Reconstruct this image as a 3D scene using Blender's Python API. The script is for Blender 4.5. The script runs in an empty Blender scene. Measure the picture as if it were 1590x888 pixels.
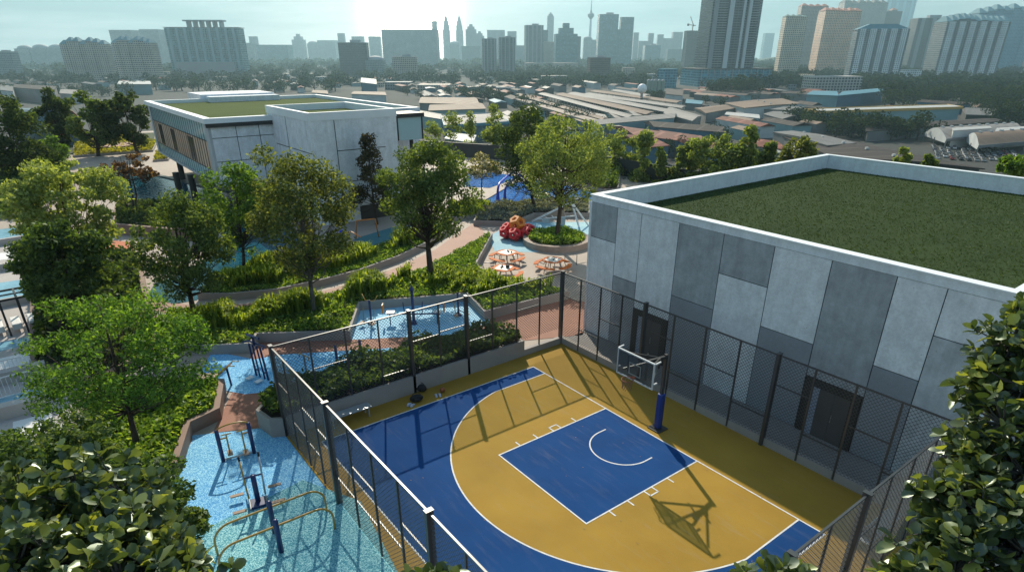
import bpy, math, random
import numpy as np
from math import sin, cos, pi, radians, sqrt, atan2, hypot
from mathutils import Vector, Matrix
sc = bpy.context.scene
COL = sc.collection
rnd = random.Random(11)
nr = np.random.default_rng(5)

# ------------------------------------------------------------------ camera (solved from the court markings, metres)
FPX, CX, CY, PW, PH = 963.77, 795.0, 545.59, 1590.0, 888.0
CAM = Vector((21.27, -17.50, 14.04))
YAW, PIT = radians(142.7615), radians(25.61465)
FWD = Vector((cos(YAW)*cos(PIT), sin(YAW)*cos(PIT), -sin(PIT)))
RGT = Vector((sin(YAW), -cos(YAW), 0.0))
UPV = RGT.cross(FWD)
HF = Vector((cos(YAW), sin(YAW), 0.0))
GZ = -32.0                                   # city level below the podium deck

def ray(u, v):
    return FWD + RGT*((u-CX)/FPX) - UPV*((v-CY)/FPX)
def at(u, v, z=0.0):                         # where the sight line of a photo point meets the level z
    d = ray(u, v)
    return CAM + d*((z-CAM.z)/d.z)
def at_depth(u, v, p):                       # same sight line, met at the distance of point p
    d = ray(u, v)
    return CAM + d*(((p-CAM).dot(HF))/d.dot(HF))
def px_scale(p):                             # metres per photo pixel at p
    return (p-CAM).dot(FWD)/FPX

# ------------------------------------------------------------------ mesh builder
class M:
    def __init__(s): s.v = []; s.f = []
    def add(s, vs, fs):
        o = len(s.v); s.v += [tuple(x) for x in vs]; s.f += [tuple(i+o for i in f) for f in fs]; return s
    def quad(s, *p): return s.add(p, [tuple(range(len(p)))])
    def box(s, c, d, rz=0.0, top=1.0):
        x, y, z = d[0]/2, d[1]/2, d[2]/2; a, b = cos(rz), sin(rz); vs = []
        for k in (-1, 1):
            t = top if k > 0 else 1.0
            for i, j in ((-1,-1),(1,-1),(1,1),(-1,1)):
                px, py = i*x*t, j*y*t
                vs.append((c[0]+px*a-py*b, c[1]+px*b+py*a, c[2]+k*z))
        return s.add(vs, [(3,2,1,0),(4,5,6,7),(0,1,5,4),(1,2,6,5),(2,3,7,6),(3,0,4,7)])
    def bx(s, x0, x1, y0, y1, z0, z1):
        return s.box(((x0+x1)/2,(y0+y1)/2,(z0+z1)/2),(x1-x0,y1-y0,z1-z0))
    def prism(s, poly, z0, z1, cap=True, bottom=True):
        n = len(poly); a = sum(poly[i][0]*poly[(i+1)%n][1]-poly[(i+1)%n][0]*poly[i][1] for i in range(n))
        if a < 0: poly = list(poly)[::-1]
        vs = [(p[0],p[1],z0) for p in poly]+[(p[0],p[1],z1) for p in poly]
        fs = [(i,(i+1)%n,n+(i+1)%n,n+i) for i in range(n)]
        if cap: fs.append(tuple(range(n,2*n)))
        if bottom: fs.append(tuple(range(n-1,-1,-1)))
        return s.add(vs, fs)
    def tube(s, pts, r, n=8, cap=True, closed=False):
        pts = [Vector(p) for p in pts]; m = len(pts); vs = []; fs = []
        rs = r if isinstance(r, (list, tuple)) else [r]*m
        prev = None
        for i, p in enumerate(pts):
            if closed: t = pts[(i+1)%m]-pts[i-1]
            else: t = pts[min(i+1,m-1)]-pts[max(i-1,0)]
            t.normalize()
            if prev is None:
                a = Vector((0,0,1)) if abs(t.z) < .9 else Vector((1,0,0)); u = t.cross(a).normalized()
            else:
                u = prev - t*prev.dot(t); u.normalize()
            prev = u; w = t.cross(u)
            for k in range(n):
                an = 2*pi*k/n; vs.append(p+(u*cos(an)+w*sin(an))*rs[i])
        for i in range(m if closed else m-1):
            j = (i+1)%m
            for k in range(n):
                fs.append((i*n+k, i*n+(k+1)%n, j*n+(k+1)%n, j*n+k))
        if cap and not closed:
            fs.append(tuple(range(n-1,-1,-1))); fs.append(tuple((m-1)*n+k for k in range(n)))
        return s.add(vs, fs)
    def bar(s, p, q, w, h=None):              # rectangular beam from p to q
        h = h or w; p = Vector(p); q = Vector(q); t = (q-p).normalized()
        a = Vector((0,0,1)) if abs(t.z) < .9 else Vector((1,0,0))
        u = t.cross(a).normalized()*(w/2); k = u.cross(t).normalized()*(h/2)
        vs = [p-u-k,p+u-k,p+u+k,p-u+k,q-u-k,q+u-k,q+u+k,q-u+k]
        return s.add(vs, [(3,2,1,0),(4,5,6,7),(0,1,5,4),(1,2,6,5),(2,3,7,6),(3,0,4,7)])
    def cyl(s, c, r, h, n=16, r2=None):
        return s.tube([c,(c[0],c[1],c[2]+h)], [r, r if r2 is None else r2], n)
    def sphere(s, c, r, n=12, m=8, sq=(1,1,1)):
        vs = [(c[0],c[1],c[2]+r*sq[2])]
        for i in range(1,m):
            a = pi*i/m
            for k in range(n):
                b = 2*pi*k/n; vs.append((c[0]+r*sin(a)*cos(b)*sq[0], c[1]+r*sin(a)*sin(b)*sq[1], c[2]+r*cos(a)*sq[2]))
        vs.append((c[0],c[1],c[2]-r*sq[2])); fs = []
        for k in range(n): fs.append((0,1+k,1+(k+1)%n))
        for i in range(m-2):
            for k in range(n): fs.append((1+i*n+k,1+(i+1)*n+k,1+(i+1)*n+(k+1)%n,1+i*n+(k+1)%n))
        e = len(vs)-1
        for k in range(n): fs.append((e,1+(m-2)*n+(k+1)%n,1+(m-2)*n+k))
        return s.add(vs, fs)
    def build(s, name, mt, parent=None, smooth=False, bevel=0.0):
        me = bpy.data.meshes.new(name); me.from_pydata([tuple(x) for x in s.v], [], s.f); me.update()
        if smooth:
            me.polygons.foreach_set('use_smooth', [True]*len(me.polygons))
        me.materials.append(mt)
        o = bpy.data.objects.new(name, me); COL.objects.link(o)
        if parent: o.parent = parent
        if bevel:
            b = o.modifiers.new('edge', 'BEVEL'); b.width = bevel; b.segments = 2; b.limit_method = 'ANGLE'
        return o

def np_mesh(name, verts, nper, mt, parent=None, smooth=False):
    """verts: (F*nper,3) array, every nper consecutive points make one polygon"""
    n = len(verts); F = n//nper
    me = bpy.data.meshes.new(name); me.vertices.add(n); me.loops.add(n); me.polygons.add(F)
    me.vertices.foreach_set('co', np.ascontiguousarray(verts, dtype=np.float32).ravel())
    me.loops.foreach_set('vertex_index', np.arange(n, dtype=np.int32))
    me.polygons.foreach_set('loop_start', np.arange(0, n, nper, dtype=np.int32))
    me.polygons.foreach_set('loop_total', np.full(F, nper, dtype=np.int32))
    me.update(calc_edges=True); me.validate()
    me.materials.append(mt)
    o = bpy.data.objects.new(name, me); COL.objects.link(o)
    if parent: o.parent = parent
    return o

def leaf_mesh(name, V, mt, parent):
    """big leaves: nine shared points each, four faces folded along the midrib"""
    n = len(V)//9; me = bpy.data.meshes.new(name)
    q = np.array([[0,1,2,8],[8,2,3,4],[0,8,6,7],[8,4,5,6]]); F = (q[None]+9*np.arange(n)[:,None,None]).reshape(-1,4)
    me.vertices.add(len(V)); me.vertices.foreach_set('co', np.ascontiguousarray(V, dtype=np.float32).ravel())
    me.loops.add(F.size); me.polygons.add(len(F)); me.loops.foreach_set('vertex_index', F.astype(np.int32).ravel())
    me.polygons.foreach_set('loop_start', np.arange(0, F.size, 4, dtype=np.int32)); me.polygons.foreach_set('loop_total', np.full(len(F), 4, dtype=np.int32))
    me.update(calc_edges=True); me.validate(); me.materials.append(mt)
    o = bpy.data.objects.new(name, me); COL.objects.link(o); o.parent = parent; return o
def tag(o, label=None, cat=None, group=None, kind=None):
    if label: o['label'] = label
    if cat: o['category'] = cat
    if group: o['group'] = group
    if kind: o['kind'] = kind
    return o
def empty(name, loc, label, cat, group=None, rz=0.0):
    o = bpy.data.objects.new(name, None); COL.objects.link(o)
    o.location = loc; o.rotation_euler = (0,0,rz); o.empty_display_size = .3
    return tag(o, label, cat, group)
def copy_tree(o, parent=None):
    kids = [c for c in bpy.data.objects if c.parent == o]
    c = o.copy(); COL.objects.link(c); c.parent = parent
    for k in kids: copy_tree(k, c)
    return c
def struct(m, name, mt, smooth=False):
    return tag(m.build(name, mt, None, smooth), kind='structure')

# ------------------------------------------------------------------ materials
def new_mat(name):
    m = bpy.data.materials.new(name); m.use_nodes = True
    nt = m.node_tree; nt.nodes.clear()
    out = nt.nodes.new('ShaderNodeOutputMaterial')
    return m, nt, out
def N(nt, t, **kw):
    n = nt.nodes.new(t)
    for k, v in kw.items():
        if k in n.inputs.keys(): n.inputs[k].default_value = v
        else: setattr(n, k, v)
    return n
def c4(c): return (c[0], c[1], c[2], 1.0)
def mul(c, k): return tuple(min(1.0, x*k) for x in c)
def ramp(nt, fac, stops):
    r = nt.nodes.new('ShaderNodeValToRGB'); e = r.color_ramp.elements
    while len(e) < len(stops): e.new(0.5)
    for i, (p, c) in enumerate(stops): e[i].position = p; e[i].color = c4(c)
    nt.links.new(fac, r.inputs[0]); return r.outputs[0]
def mixc(nt, fac, a, b, mode='MIX'):
    m = nt.nodes.new('ShaderNodeMix'); m.data_type = 'RGBA'; m.blend_type = mode
    for s, v in ((m.inputs[0], fac), (m.inputs[6], a), (m.inputs[7], b)):
        if isinstance(v, bpy.types.NodeSocket): nt.links.new(v, s)
        elif isinstance(v, (int, float)): s.default_value = v
        else: s.default_value = (v[0], v[1], v[2], 1.0)
    return m.outputs[2]
def math_(nt, op, a, b=None):
    m = nt.nodes.new('ShaderNodeMath'); m.operation = op
    for i, v in enumerate((a, b)):
        if v is None: continue
        if isinstance(v, bpy.types.NodeSocket): nt.links.new(v, m.inputs[i])
        else: m.inputs[i].default_value = v
    return m.outputs[0]
def noise(nt, vec, scale, detail=4.0, rough=.55):
    n = N(nt, 'ShaderNodeTexNoise'); n.inputs['Scale'].default_value = scale
    n.inputs['Detail'].default_value = detail; n.inputs['Roughness'].default_value = rough
    nt.links.new(vec, n.inputs['Vector']); return n.outputs['Fac']
def mat(name, col, rough=.65, col2=None, scale=1.5, amt=.5, fine=0.0, fscale=60., bump=0.0, bscale=60., metal=0.0, spec=.5, spots=None, streak=0.0, scuff=0.0):
    """painted or mineral surface: broad tonal variation, a fine grain, optional spots (scale, size, colour) and bump"""
    m, nt, out = new_mat(name)
    tc = N(nt, 'ShaderNodeTexCoord').outputs['Object']
    a = noise(nt, tc, scale, 5.0)
    lo, hi = (col2 or mul(col, .72)), col
    f = ramp(nt, a, [(.5-.32*amt-.08, lo), (.5+.2*amt+.02, hi)])
    if fine:
        g = noise(nt, tc, fscale, 2.0)
        gg = ramp(nt, g, [(.3, (1-fine,)*3), (.7, (1+fine*.4,)*3)])
        f = mixc(nt, 1.0, f, gg, 'MULTIPLY')
    if spots:
        vn = N(nt, 'ShaderNodeTexVoronoi'); vn.inputs['Scale'].default_value = spots[0]; nt.links.new(tc, vn.inputs['Vector'])
        k = math_(nt, 'LESS_THAN', vn.outputs['Distance'], spots[1])
        k = math_(nt, 'MULTIPLY', k, math_(nt, 'GREATER_THAN', noise(nt, tc, spots[0]*.13, 2), .52))
        f = mixc(nt, math_(nt, 'MULTIPLY', k, .7), f, spots[2])
    if streak:                               # rain marks and cloudy patches left by casting
        mp = N(nt, 'ShaderNodeMapping'); mp.inputs['Scale'].default_value = (2.6, 2.6, .22); nt.links.new(tc, mp.inputs[0])
        s_ = ramp(nt, noise(nt, mp.outputs[0], 1.0, 5, .65), [(.32, (1-streak,)*3), (.62, (1,1,1))])
        f = mixc(nt, 1.0, f, s_, 'MULTIPLY')
        c_ = ramp(nt, noise(nt, tc, 1.9, 6, .7), [(.36, (1-streak*.9,)*3), (.6, (1.04,)*3)])
        f = mixc(nt, 1.0, f, c_, 'MULTIPLY')
    if scuff:                                # worn, dusty patches and rubbed streaks
        mp = N(nt, 'ShaderNodeMapping'); mp.inputs['Rotation'].default_value = (0,0,.6); mp.inputs['Scale'].default_value = (.5, 3.2, 1); nt.links.new(tc, mp.inputs[0])
        k_ = math_(nt, 'MULTIPLY', ramp(nt, noise(nt, mp.outputs[0], 1.2, 7, .7), [(.52, (0,0,0)), (.75, (1,1,1))]), ramp(nt, noise(nt, tc, .22, 3), [(.4, (.15,)*3), (.65, (1,1,1))]))
        f = mixc(nt, math_(nt, 'MULTIPLY', k_, scuff), f, (.36,.34,.30))
        f = mixc(nt, 1.0, f, ramp(nt, noise(nt, tc, .16, 5, .6), [(.35, (.86,.86,.87)), (.62, (1.05,1.04,1.03))]), 'MULTIPLY')
    p = N(nt, 'ShaderNodeBsdfPrincipled'); nt.links.new(f, p.inputs['Base Color'])
    p.inputs['Roughness'].default_value = rough; p.inputs['Metallic'].default_value = metal
    p.inputs['Specular IOR Level'].default_value = spec
    if bump:
        b = N(nt, 'ShaderNodeBump'); b.inputs['Strength'].default_value = bump; b.inputs['Distance'].default_value = .02
        nt.links.new(noise(nt, tc, bscale, 3.0), b.inputs['Height']); nt.links.new(b.outputs[0], p.inputs['Normal'])
    nt.links.new(p.outputs[0], out.inputs[0]); return m
def rubber(name, a, b):
    """poured rubber granules: two colours of grain, broad drift"""
    m, nt, out = new_mat(name); tc = N(nt, 'ShaderNodeTexCoord').outputs['Object']
    v = N(nt, 'ShaderNodeTexVoronoi'); v.inputs['Scale'].default_value = 34; nt.links.new(tc, v.inputs['Vector'])
    k = ramp(nt, N_sep(nt, v.outputs['Color']), [(.25, a), (.55, mul(tuple((x+y)/2 for x, y in zip(a, b)), .95)), (.85, b)])
    f = mixc(nt, 1.0, k, ramp(nt, noise(nt, tc, .35, 4), [(.35, (.8,.86,.9)), (.65, (1.06,1.04,1.0))]), 'MULTIPLY')
    p = N(nt, 'ShaderNodeBsdfPrincipled'); nt.links.new(f, p.inputs['Base Color']); p.inputs['Roughness'].default_value = .9; p.inputs['Specular IOR Level'].default_value = .1
    nt.links.new(p.outputs[0], out.inputs[0]); return m
def leafmat(name, cols, trans=.5, rough=.5, gloss=.022, scale=.6):
    """leaves: each leaf its own tone, clump-sized drift, light passes through"""
    m, nt, out = new_mat(name)
    g = N(nt, 'ShaderNodeNewGeometry').outputs['Random Per Island']
    tc = N(nt, 'ShaderNodeTexCoord').outputs['Object']
    k = math_(nt, 'ADD', math_(nt, 'MULTIPLY', g, .62), math_(nt, 'MULTIPLY', noise(nt, tc, scale, 2), .45))
    n = len(cols)
    f = ramp(nt, k, [(.15+.7*i/(n-1), c) for i, c in enumerate(cols)])
    d = N(nt, 'ShaderNodeBsdfDiffuse'); nt.links.new(f, d.inputs[0])
    t = N(nt, 'ShaderNodeBsdfTranslucent'); nt.links.new(mixc(nt, 1.0, f, (1.9, 1.75, .55), 'MULTIPLY'), t.inputs[0])
    x = N(nt, 'ShaderNodeMixShader'); x.inputs[0].default_value = trans
    nt.links.new(d.outputs[0], x.inputs[1]); nt.links.new(t.outputs[0], x.inputs[2])
    gl = N(nt, 'ShaderNodeBsdfGlossy'); gl.inputs['Roughness'].default_value = rough; gl.inputs[0].default_value = (.75,.85,.75,1)
    y = N(nt, 'ShaderNodeMixShader'); y.inputs[0].default_value = gloss
    nt.links.new(x.outputs[0], y.inputs[1]); nt.links.new(gl.outputs[0], y.inputs[2])
    nt.links.new(y.outputs[0], out.inputs[0]); return m
def watermat(name, deep, pale, tile=0.0, rough=.06, rip=3.0, strength=.35):
    m, nt, out = new_mat(name)
    tc = N(nt, 'ShaderNodeTexCoord').outputs['Object']
    f = ramp(nt, noise(nt, tc, .35, 3), [(.38, deep), (.62, pale)])
    if tile:
        b = N(nt, 'ShaderNodeTexVoronoi'); b.inputs['Scale'].default_value = tile; b.distance = 'CHEBYCHEV'
        nt.links.new(tc, b.inputs['Vector'])
        f = mixc(nt, .35, f, ramp(nt, N_sep(nt, b.outputs['Color']), [(.2, mul(deep, .6)), (.8, mul(pale, 1.5))]))
    p = N(nt, 'ShaderNodeBsdfPrincipled'); nt.links.new(f, p.inputs['Base Color']); p.inputs['Roughness'].default_value = rough; p.inputs['Specular IOR Level'].default_value = .16
    w = noise(nt, tc, rip, 3, .6)
    bp = N(nt, 'ShaderNodeBump'); bp.inputs['Strength'].default_value = strength; bp.inputs['Distance'].default_value = .12
    nt.links.new(w, bp.inputs['Height']); nt.links.new(bp.outputs[0], p.inputs['Normal'])
    nt.links.new(p.outputs[0], out.inputs[0]); return m
def N_sep(nt, col):
    s = N(nt, 'ShaderNodeSeparateColor'); nt.links.new(col, s.inputs[0]); return s.outputs[0]
def facade(name, wall, win, sx=3.2, sz=3.2, fx=(.2,.8), fz=(.3,.8), wall2=None, rough=.7, winrough=.25):
    """storeys and window openings repeated over every face of a far tower (metres, object space)"""
    m, nt, out = new_mat(name)
    tc = N(nt, 'ShaderNodeTexCoord').outputs['Object']
    s = N(nt, 'ShaderNodeSeparateXYZ'); nt.links.new(tc, s.inputs[0])
    ge = N(nt, 'ShaderNodeNewGeometry'); vt = N(nt, 'ShaderNodeVectorTransform')
    vt.vector_type = 'NORMAL'; vt.convert_from = 'WORLD'; vt.convert_to = 'OBJECT'; nt.links.new(ge.outputs['True Normal'], vt.inputs[0])
    n = N(nt, 'ShaderNodeSeparateXYZ'); nt.links.new(vt.outputs[0], n.inputs[0])
    isx = math_(nt, 'GREATER_THAN', math_(nt, 'ABSOLUTE', n.outputs[0]), .7)
    mx = N(nt, 'ShaderNodeMix'); nt.links.new(isx, mx.inputs[0]); nt.links.new(s.outputs[0], mx.inputs[2]); nt.links.new(s.outputs[1], mx.inputs[3])
    h = math_(nt, 'FRACT', math_(nt, 'DIVIDE', mx.outputs[0], sx)); z = math_(nt, 'FRACT', math_(nt, 'DIVIDE', s.outputs[2], sz))
    k = math_(nt, 'MULTIPLY', math_(nt, 'GREATER_THAN', h, fx[0]), math_(nt, 'LESS_THAN', h, fx[1]))
    k = math_(nt, 'MULTIPLY', k, math_(nt, 'MULTIPLY', math_(nt, 'GREATER_THAN', z, fz[0]), math_(nt, 'LESS_THAN', z, fz[1])))
    k = math_(nt, 'MULTIPLY', k, math_(nt, 'LESS_THAN', math_(nt, 'ABSOLUTE', n.outputs[2]), .5))
    # each window a little different
    wn = N(nt, 'ShaderNodeTexWhiteNoise'); cb = N(nt, 'ShaderNodeCombineXYZ')
    nt.links.new(math_(nt, 'FLOOR', math_(nt, 'DIVIDE', mx.outputs[0], sx)), cb.inputs[0]); nt.links.new(math_(nt, 'FLOOR', math_(nt, 'DIVIDE', s.outputs[2], sz)), cb.inputs[1])
    nt.links.new(cb.outputs[0], wn.inputs['Vector'])
    wc = ramp(nt, wn.outputs['Value'], [(.0, mul(win, .6)), (.8, win), (1.0, mul(win, 2.2))])
    wl = ramp(nt, noise(nt, tc, .06, 3), [(.35, wall2 or mul(wall, .8)), (.65, wall)])
    p = N(nt, 'ShaderNodeBsdfPrincipled'); nt.links.new(mixc(nt, k, wl, wc), p.inputs['Base Color'])
    r = math_(nt, 'SUBTRACT', rough, math_(nt, 'MULTIPLY', k, rough-winrough)); nt.links.new(r, p.inputs['Roughness'])
    nt.links.new(p.outputs[0], out.inputs[0]); return m
def stripes(name, a, b, period, width, axis=0, rough=.6, vary=.25, scale=.3):
    """sheet roofing / boards: lines along one object axis"""
    m, nt, out = new_mat(name)
    tc = N(nt, 'ShaderNodeTexCoord').outputs['Object']
    s = N(nt, 'ShaderNodeSeparateXYZ'); nt.links.new(tc, s.inputs[0])
    k = math_(nt, 'LESS_THAN', math_(nt, 'FRACT', math_(nt, 'DIVIDE', s.outputs[axis], period)), width)
    f = ramp(nt, noise(nt, tc, scale, 4), [(.3, mul(a, 1-vary)), (.7, a)])
    p = N(nt, 'ShaderNodeBsdfPrincipled'); nt.links.new(mixc(nt, k, f, b), p.inputs['Base Color']); p.inputs['Roughness'].default_value = rough; p.inputs['Specular IOR Level'].default_value = .15
    nt.links.new(p.outputs[0], out.inputs[0]); return m

# ------------------------------------------------------------------ foliage
def unit(a): return a/np.maximum(np.linalg.norm(a, axis=1, keepdims=True), 1e-6)
def leaves(P, size, aspect=.5, up=.5, droop=.0, out=None, outw=0.0, g=None):
    """diamond leaves at points P; returns (4n,3)"""
    g = g or nr; n = len(P)
    nrm = g.normal(size=(n,3)); nrm = unit(nrm); nrm[:,2] += up
    if out is not None: nrm = nrm + out*outw
    nrm = unit(nrm)
    t = g.normal(size=(n,3)); t[:,2] -= droop
    t = unit(t - nrm*np.sum(t*nrm,1,keepdims=True)); w = np.cross(nrm, t)
    L = (size*(.65+.7*g.random((n,1))))
    a = P - t*L*.5; c = P + t*L*.5 - nrm*L*.12; b = P + w*L*aspect*.5 - t*L*.08; d = P - w*L*aspect*.5 - t*L*.08
    return np.stack([a,b,c,d],1).reshape(-1,3)
def big_leaves(P, size, T, up=.7, g=None):
    """ovate cupped leaves of 8 points each, growing along T from P; returns (8n,3)"""
    g = g or nr; n = len(P)
    t = unit(T); nrm = g.normal(size=(n,3))*.45; nrm[:,2] += up; nrm = unit(nrm - t*np.sum(nrm*t,1,keepdims=True))
    w = np.cross(nrm, t); L = size*(.42+.85*g.random((n,1)))
    prof = [(0,.03),(.28,.27),(.60,.37),(.87,.24),(1.0,.0),(.87,-.24),(.60,-.37),(.28,-.27),(.52,.0)]
    cup = .05+.42*g.random((n,1))**1.5; bend = -.12+.55*g.random((n,1)); vs = []
    for a, b in prof:
        vs.append(P + t*L*a + w*L*b + nrm*L*(abs(b)*cup*1.6 - a*a*bend))
    return np.stack(vs,1).reshape(-1,3)
def in_ellipsoid(n, c, r, shell=.0, g=None):
    g = g or nr
    d = unit(g.normal(size=(n,3))); rad = (shell + (1-shell)*g.random((n,1)))**(1/3) if shell else g.random((n,1))**(1/3)
    return np.array(c) + d*rad*np.array(r), d
def in_poly(poly, n, g=None):
    g = g or nr; p = np.array([(q[0],q[1]) for q in poly]); lo, hi = p.min(0), p.max(0); res = []; tot = 0
    while tot < n:
        c = lo + (hi-lo)*g.random((n*2,2)); ins = np.zeros(len(c), bool); j = len(p)-1
        for i in range(len(p)):
            xi, yi = p[i]; xj, yj = p[j]
            k = ((yi > c[:,1]) != (yj > c[:,1])) & (c[:,0] < (xj-xi)*(c[:,1]-yi)/(yj-yi+1e-12)+xi)
            ins ^= k; j = i
        c = c[ins]; res.append(c); tot += len(c)
    return np.concatenate(res)[:n]
def area(poly):
    return abs(sum(poly[i][0]*poly[(i+1)%len(poly)][1]-poly[(i+1)%len(poly)][0]*poly[i][1] for i in range(len(poly))))/2

def tree(base, crown_c, crown_r, mleaf, mbark, label, name='broadleaf_tree', nclump=26, nleaf=6500, leaf=.2, trunk=.14, fork=.35,
         group=None, clump=.34, aspect=.5, up=.5, droop=.2, shape='round', flat=.7, hole=.0, cat='tree', stems=1):
    """tapered trunk that forks into limbs, one limb tip inside each leaf clump of an uneven crown"""
    base = Vector(base); cc = Vector(crown_c) - base; R = Vector(crown_r)
    root = empty(name, base, label, cat, group)
    g = np.random.default_rng(abs(hash((round(base.x,2), round(base.y,2)))) % 99991)
    nclump = int(nclump*1.5); clump *= .71
    cs = []; tries = 0
    while len(cs) < nclump and tries < 4000:
        tries += 1
        d = g.normal(size=3); d /= np.linalg.norm(d); rr = (.35+.65*g.random())**.5
        if shape == 'cone':
            h = g.random()**1.25; ww = (1-h)*.95+.12; an = g.random()*2*pi; q = ww*(.35+.65*g.random()**.5)
            p = np.array([cos(an)*q*R.x, sin(an)*q*R.y, (-1+2*h)*R.z])
        elif shape == 'column':
            h = g.random(); ww = (.45+.55*sin(pi*min(1, .12+h*.85))); an = g.random()*2*pi; q = ww*(.2+.7*g.random())
            p = np.array([cos(an)*q*R.x, sin(an)*q*R.y, (-1+2*h)*R.z])
        elif shape == 'umbrella':
            if d[2] < -.1: d[2] = -d[2]*.3
            p = np.array([d[0]*R.x*rr, d[1]*R.y*rr, (d[2]*rr-.25)*R.z*1.2])
        else:
            p = np.array([d[0]*R.x*rr, d[1]*R.y*rr, d[2]*R.z*rr])
            if p[2] < -.45*R.z and g.random() < .5: continue
        p = p*(1-.22*g.random())
        mn = min([np.linalg.norm((p-c)/np.array(R)) for c in cs], default=9)
        if mn < .15*(1-tries/4500.): continue
        cs.append(p)
    allP = []; allD = []; per = max(20, nleaf//len(cs))
    rm = (R.x+R.y+R.z)/3
    for c in cs:
        s = clump*rm*(.65+.7*g.random()); k = int(per*(s/(clump*rm))**2)
        P, d = in_ellipsoid(k, c, (s, s, s*flat), .25, g)
        P = P + g.normal(size=P.shape)*s*.16
        allP.append(P); allD.append(d)
    P = np.concatenate(allP); D = np.concatenate(allD); P = P + np.array(cc)
    np_mesh('crown', leaves(P, leaf, aspect, up, droop, D, .55, g), 4, mleaf, root)
    # trunk and limbs
    m = M(); zf = max(.4, (cc.z-R.z)*.5 + cc.z*fork*.5) if cc.z > R.z else cc.z*fork
    for si in range(stems):
        off = Vector((0,0,0)) if stems == 1 else Vector((cos(si*2.4)*.12, sin(si*2.4)*.12, 0))
        spread = Vector((0,0,0)) if stems == 1 else Vector((cos(si*2.4)*R.x*.3, sin(si*2.4)*R.y*.3, 0))
        top = Vector((cc.x*.45, cc.y*.45, zf)) + spread
        mid = (off+top)*.5 + Vector((g.normal()*.06, g.normal()*.06, 0))*zf*.3
        m.tube([off-Vector((0,0,.08)), off*1+Vector((0,0,.15)), mid, top], [trunk*1.45, trunk*1.08, trunk*.92, trunk*.78], 9)
        lead = [top, Vector((cc.x*.8+spread.x*.5, cc.y*.8+spread.y*.5, cc.z)), Vector((cc.x+spread.x*.6, cc.y+spread.y*.6, cc.z+R.z*.72))]
        m.tube(lead, [trunk*.72, trunk*.42, trunk*.1], 7)
        for i, c in enumerate(cs):
            if i % stems != si: continue
            e = Vector(c)+cc; f = min(.92, max(.0, (e.z-zf)/(cc.z+R.z*.7-zf+1e-3)*.75-.12+g.random()*.1))
            s0 = lead[0].lerp(lead[1], f*1.6) if f < .6 else lead[1].lerp(lead[2], (f-.6)/.4)
            if shape == 'round' and g.random() < .6: s0 = lead[0].lerp(lead[1], f*.5)
            md = s0.lerp(e, .5) + Vector((0,0,-.1*R.z if e.z < cc.z else -.16*R.z)) + Vector(g.normal(size=3))*rm*.05
            r0 = trunk*(.34-.2*f)
            m.tube([s0, md, e], [r0, r0*.6, r0*.15], 5)
    m.build('trunk', mbark, root, True)
    return root
# ------------------------------------------------------------------ camera, sun, sky
cam = bpy.data.cameras.new('camera'); co = bpy.data.objects.new('camera', cam); COL.objects.link(co)
co.location = CAM
co.matrix_world = Matrix.Translation(CAM) @ Matrix((RGT, UPV, -FWD)).transposed().to_4x4()
cam.sensor_width = 36.0; cam.lens = 36.0*FPX/PW; cam.shift_x = 0; cam.shift_y = (CY-PH/2)/PW
cam.clip_start = .1; cam.clip_end = 60000
sc.camera = co
SUN_EL, SUN_AZ = radians(34.4), radians(153.3)          # measured from the fence post and hoop shadows
SUN_DIR = Vector((cos(SUN_AZ)*cos(SUN_EL), sin(SUN_AZ)*cos(SUN_EL), sin(SUN_EL)))
sl = bpy.data.lights.new('sun', 'SUN'); sl.energy = 5.0; sl.angle = radians(.6); sl.color = (1.0, .9, .74)
so = bpy.data.objects.new('sun', sl); COL.objects.link(so); so.rotation_euler = SUN_DIR.to_track_quat('Z', 'Y').to_euler()
w = bpy.data.worlds.new('World'); sc.world = w; w.use_nodes = True
nt = w.node_tree; nt.nodes.clear()
wo = nt.nodes.new('ShaderNodeOutputWorld'); bg = nt.nodes.new('ShaderNodeBackground')
sky = nt.nodes.new('ShaderNodeTexSky'); sky.sky_type = 'NISHITA'; sky.sun_disc = False
sky.sun_elevation = SUN_EL; sky.sun_rotation = pi/2 - SUN_AZ
sky.air_density = 1.2; sky.dust_density = 2.2; sky.ozone_density = 1.6; sky.altitude = 50
tc = nt.nodes.new('ShaderNodeTexCoord').outputs['Generated']
tint = mixc(nt, 1.0, sky.outputs[0], (.78, 1.0, 1.06), 'MULTIPLY')
sz_ = N(nt, 'ShaderNodeSeparateXYZ'); nt.links.new(tc, sz_.inputs[0])
low = math_(nt, 'POWER', math_(nt, 'SUBTRACT', 1.0, math_(nt, 'MINIMUM', math_(nt, 'ABSOLUTE', sz_.outputs[2]), 1.0)), 7.0)
veil = nt.nodes.new('ShaderNodeVectorMath'); veil.operation = 'SCALE'; veil.inputs[0].default_value = (4.2, 6.7, 7.0); nt.links.new(low, veil.inputs['Scale'])
tint = mixc(nt, 1.0, mixc(nt, 1.0, tint, veil.outputs[0], 'ADD'), (2.45,3.5,3.5), 'DARKEN')
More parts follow.
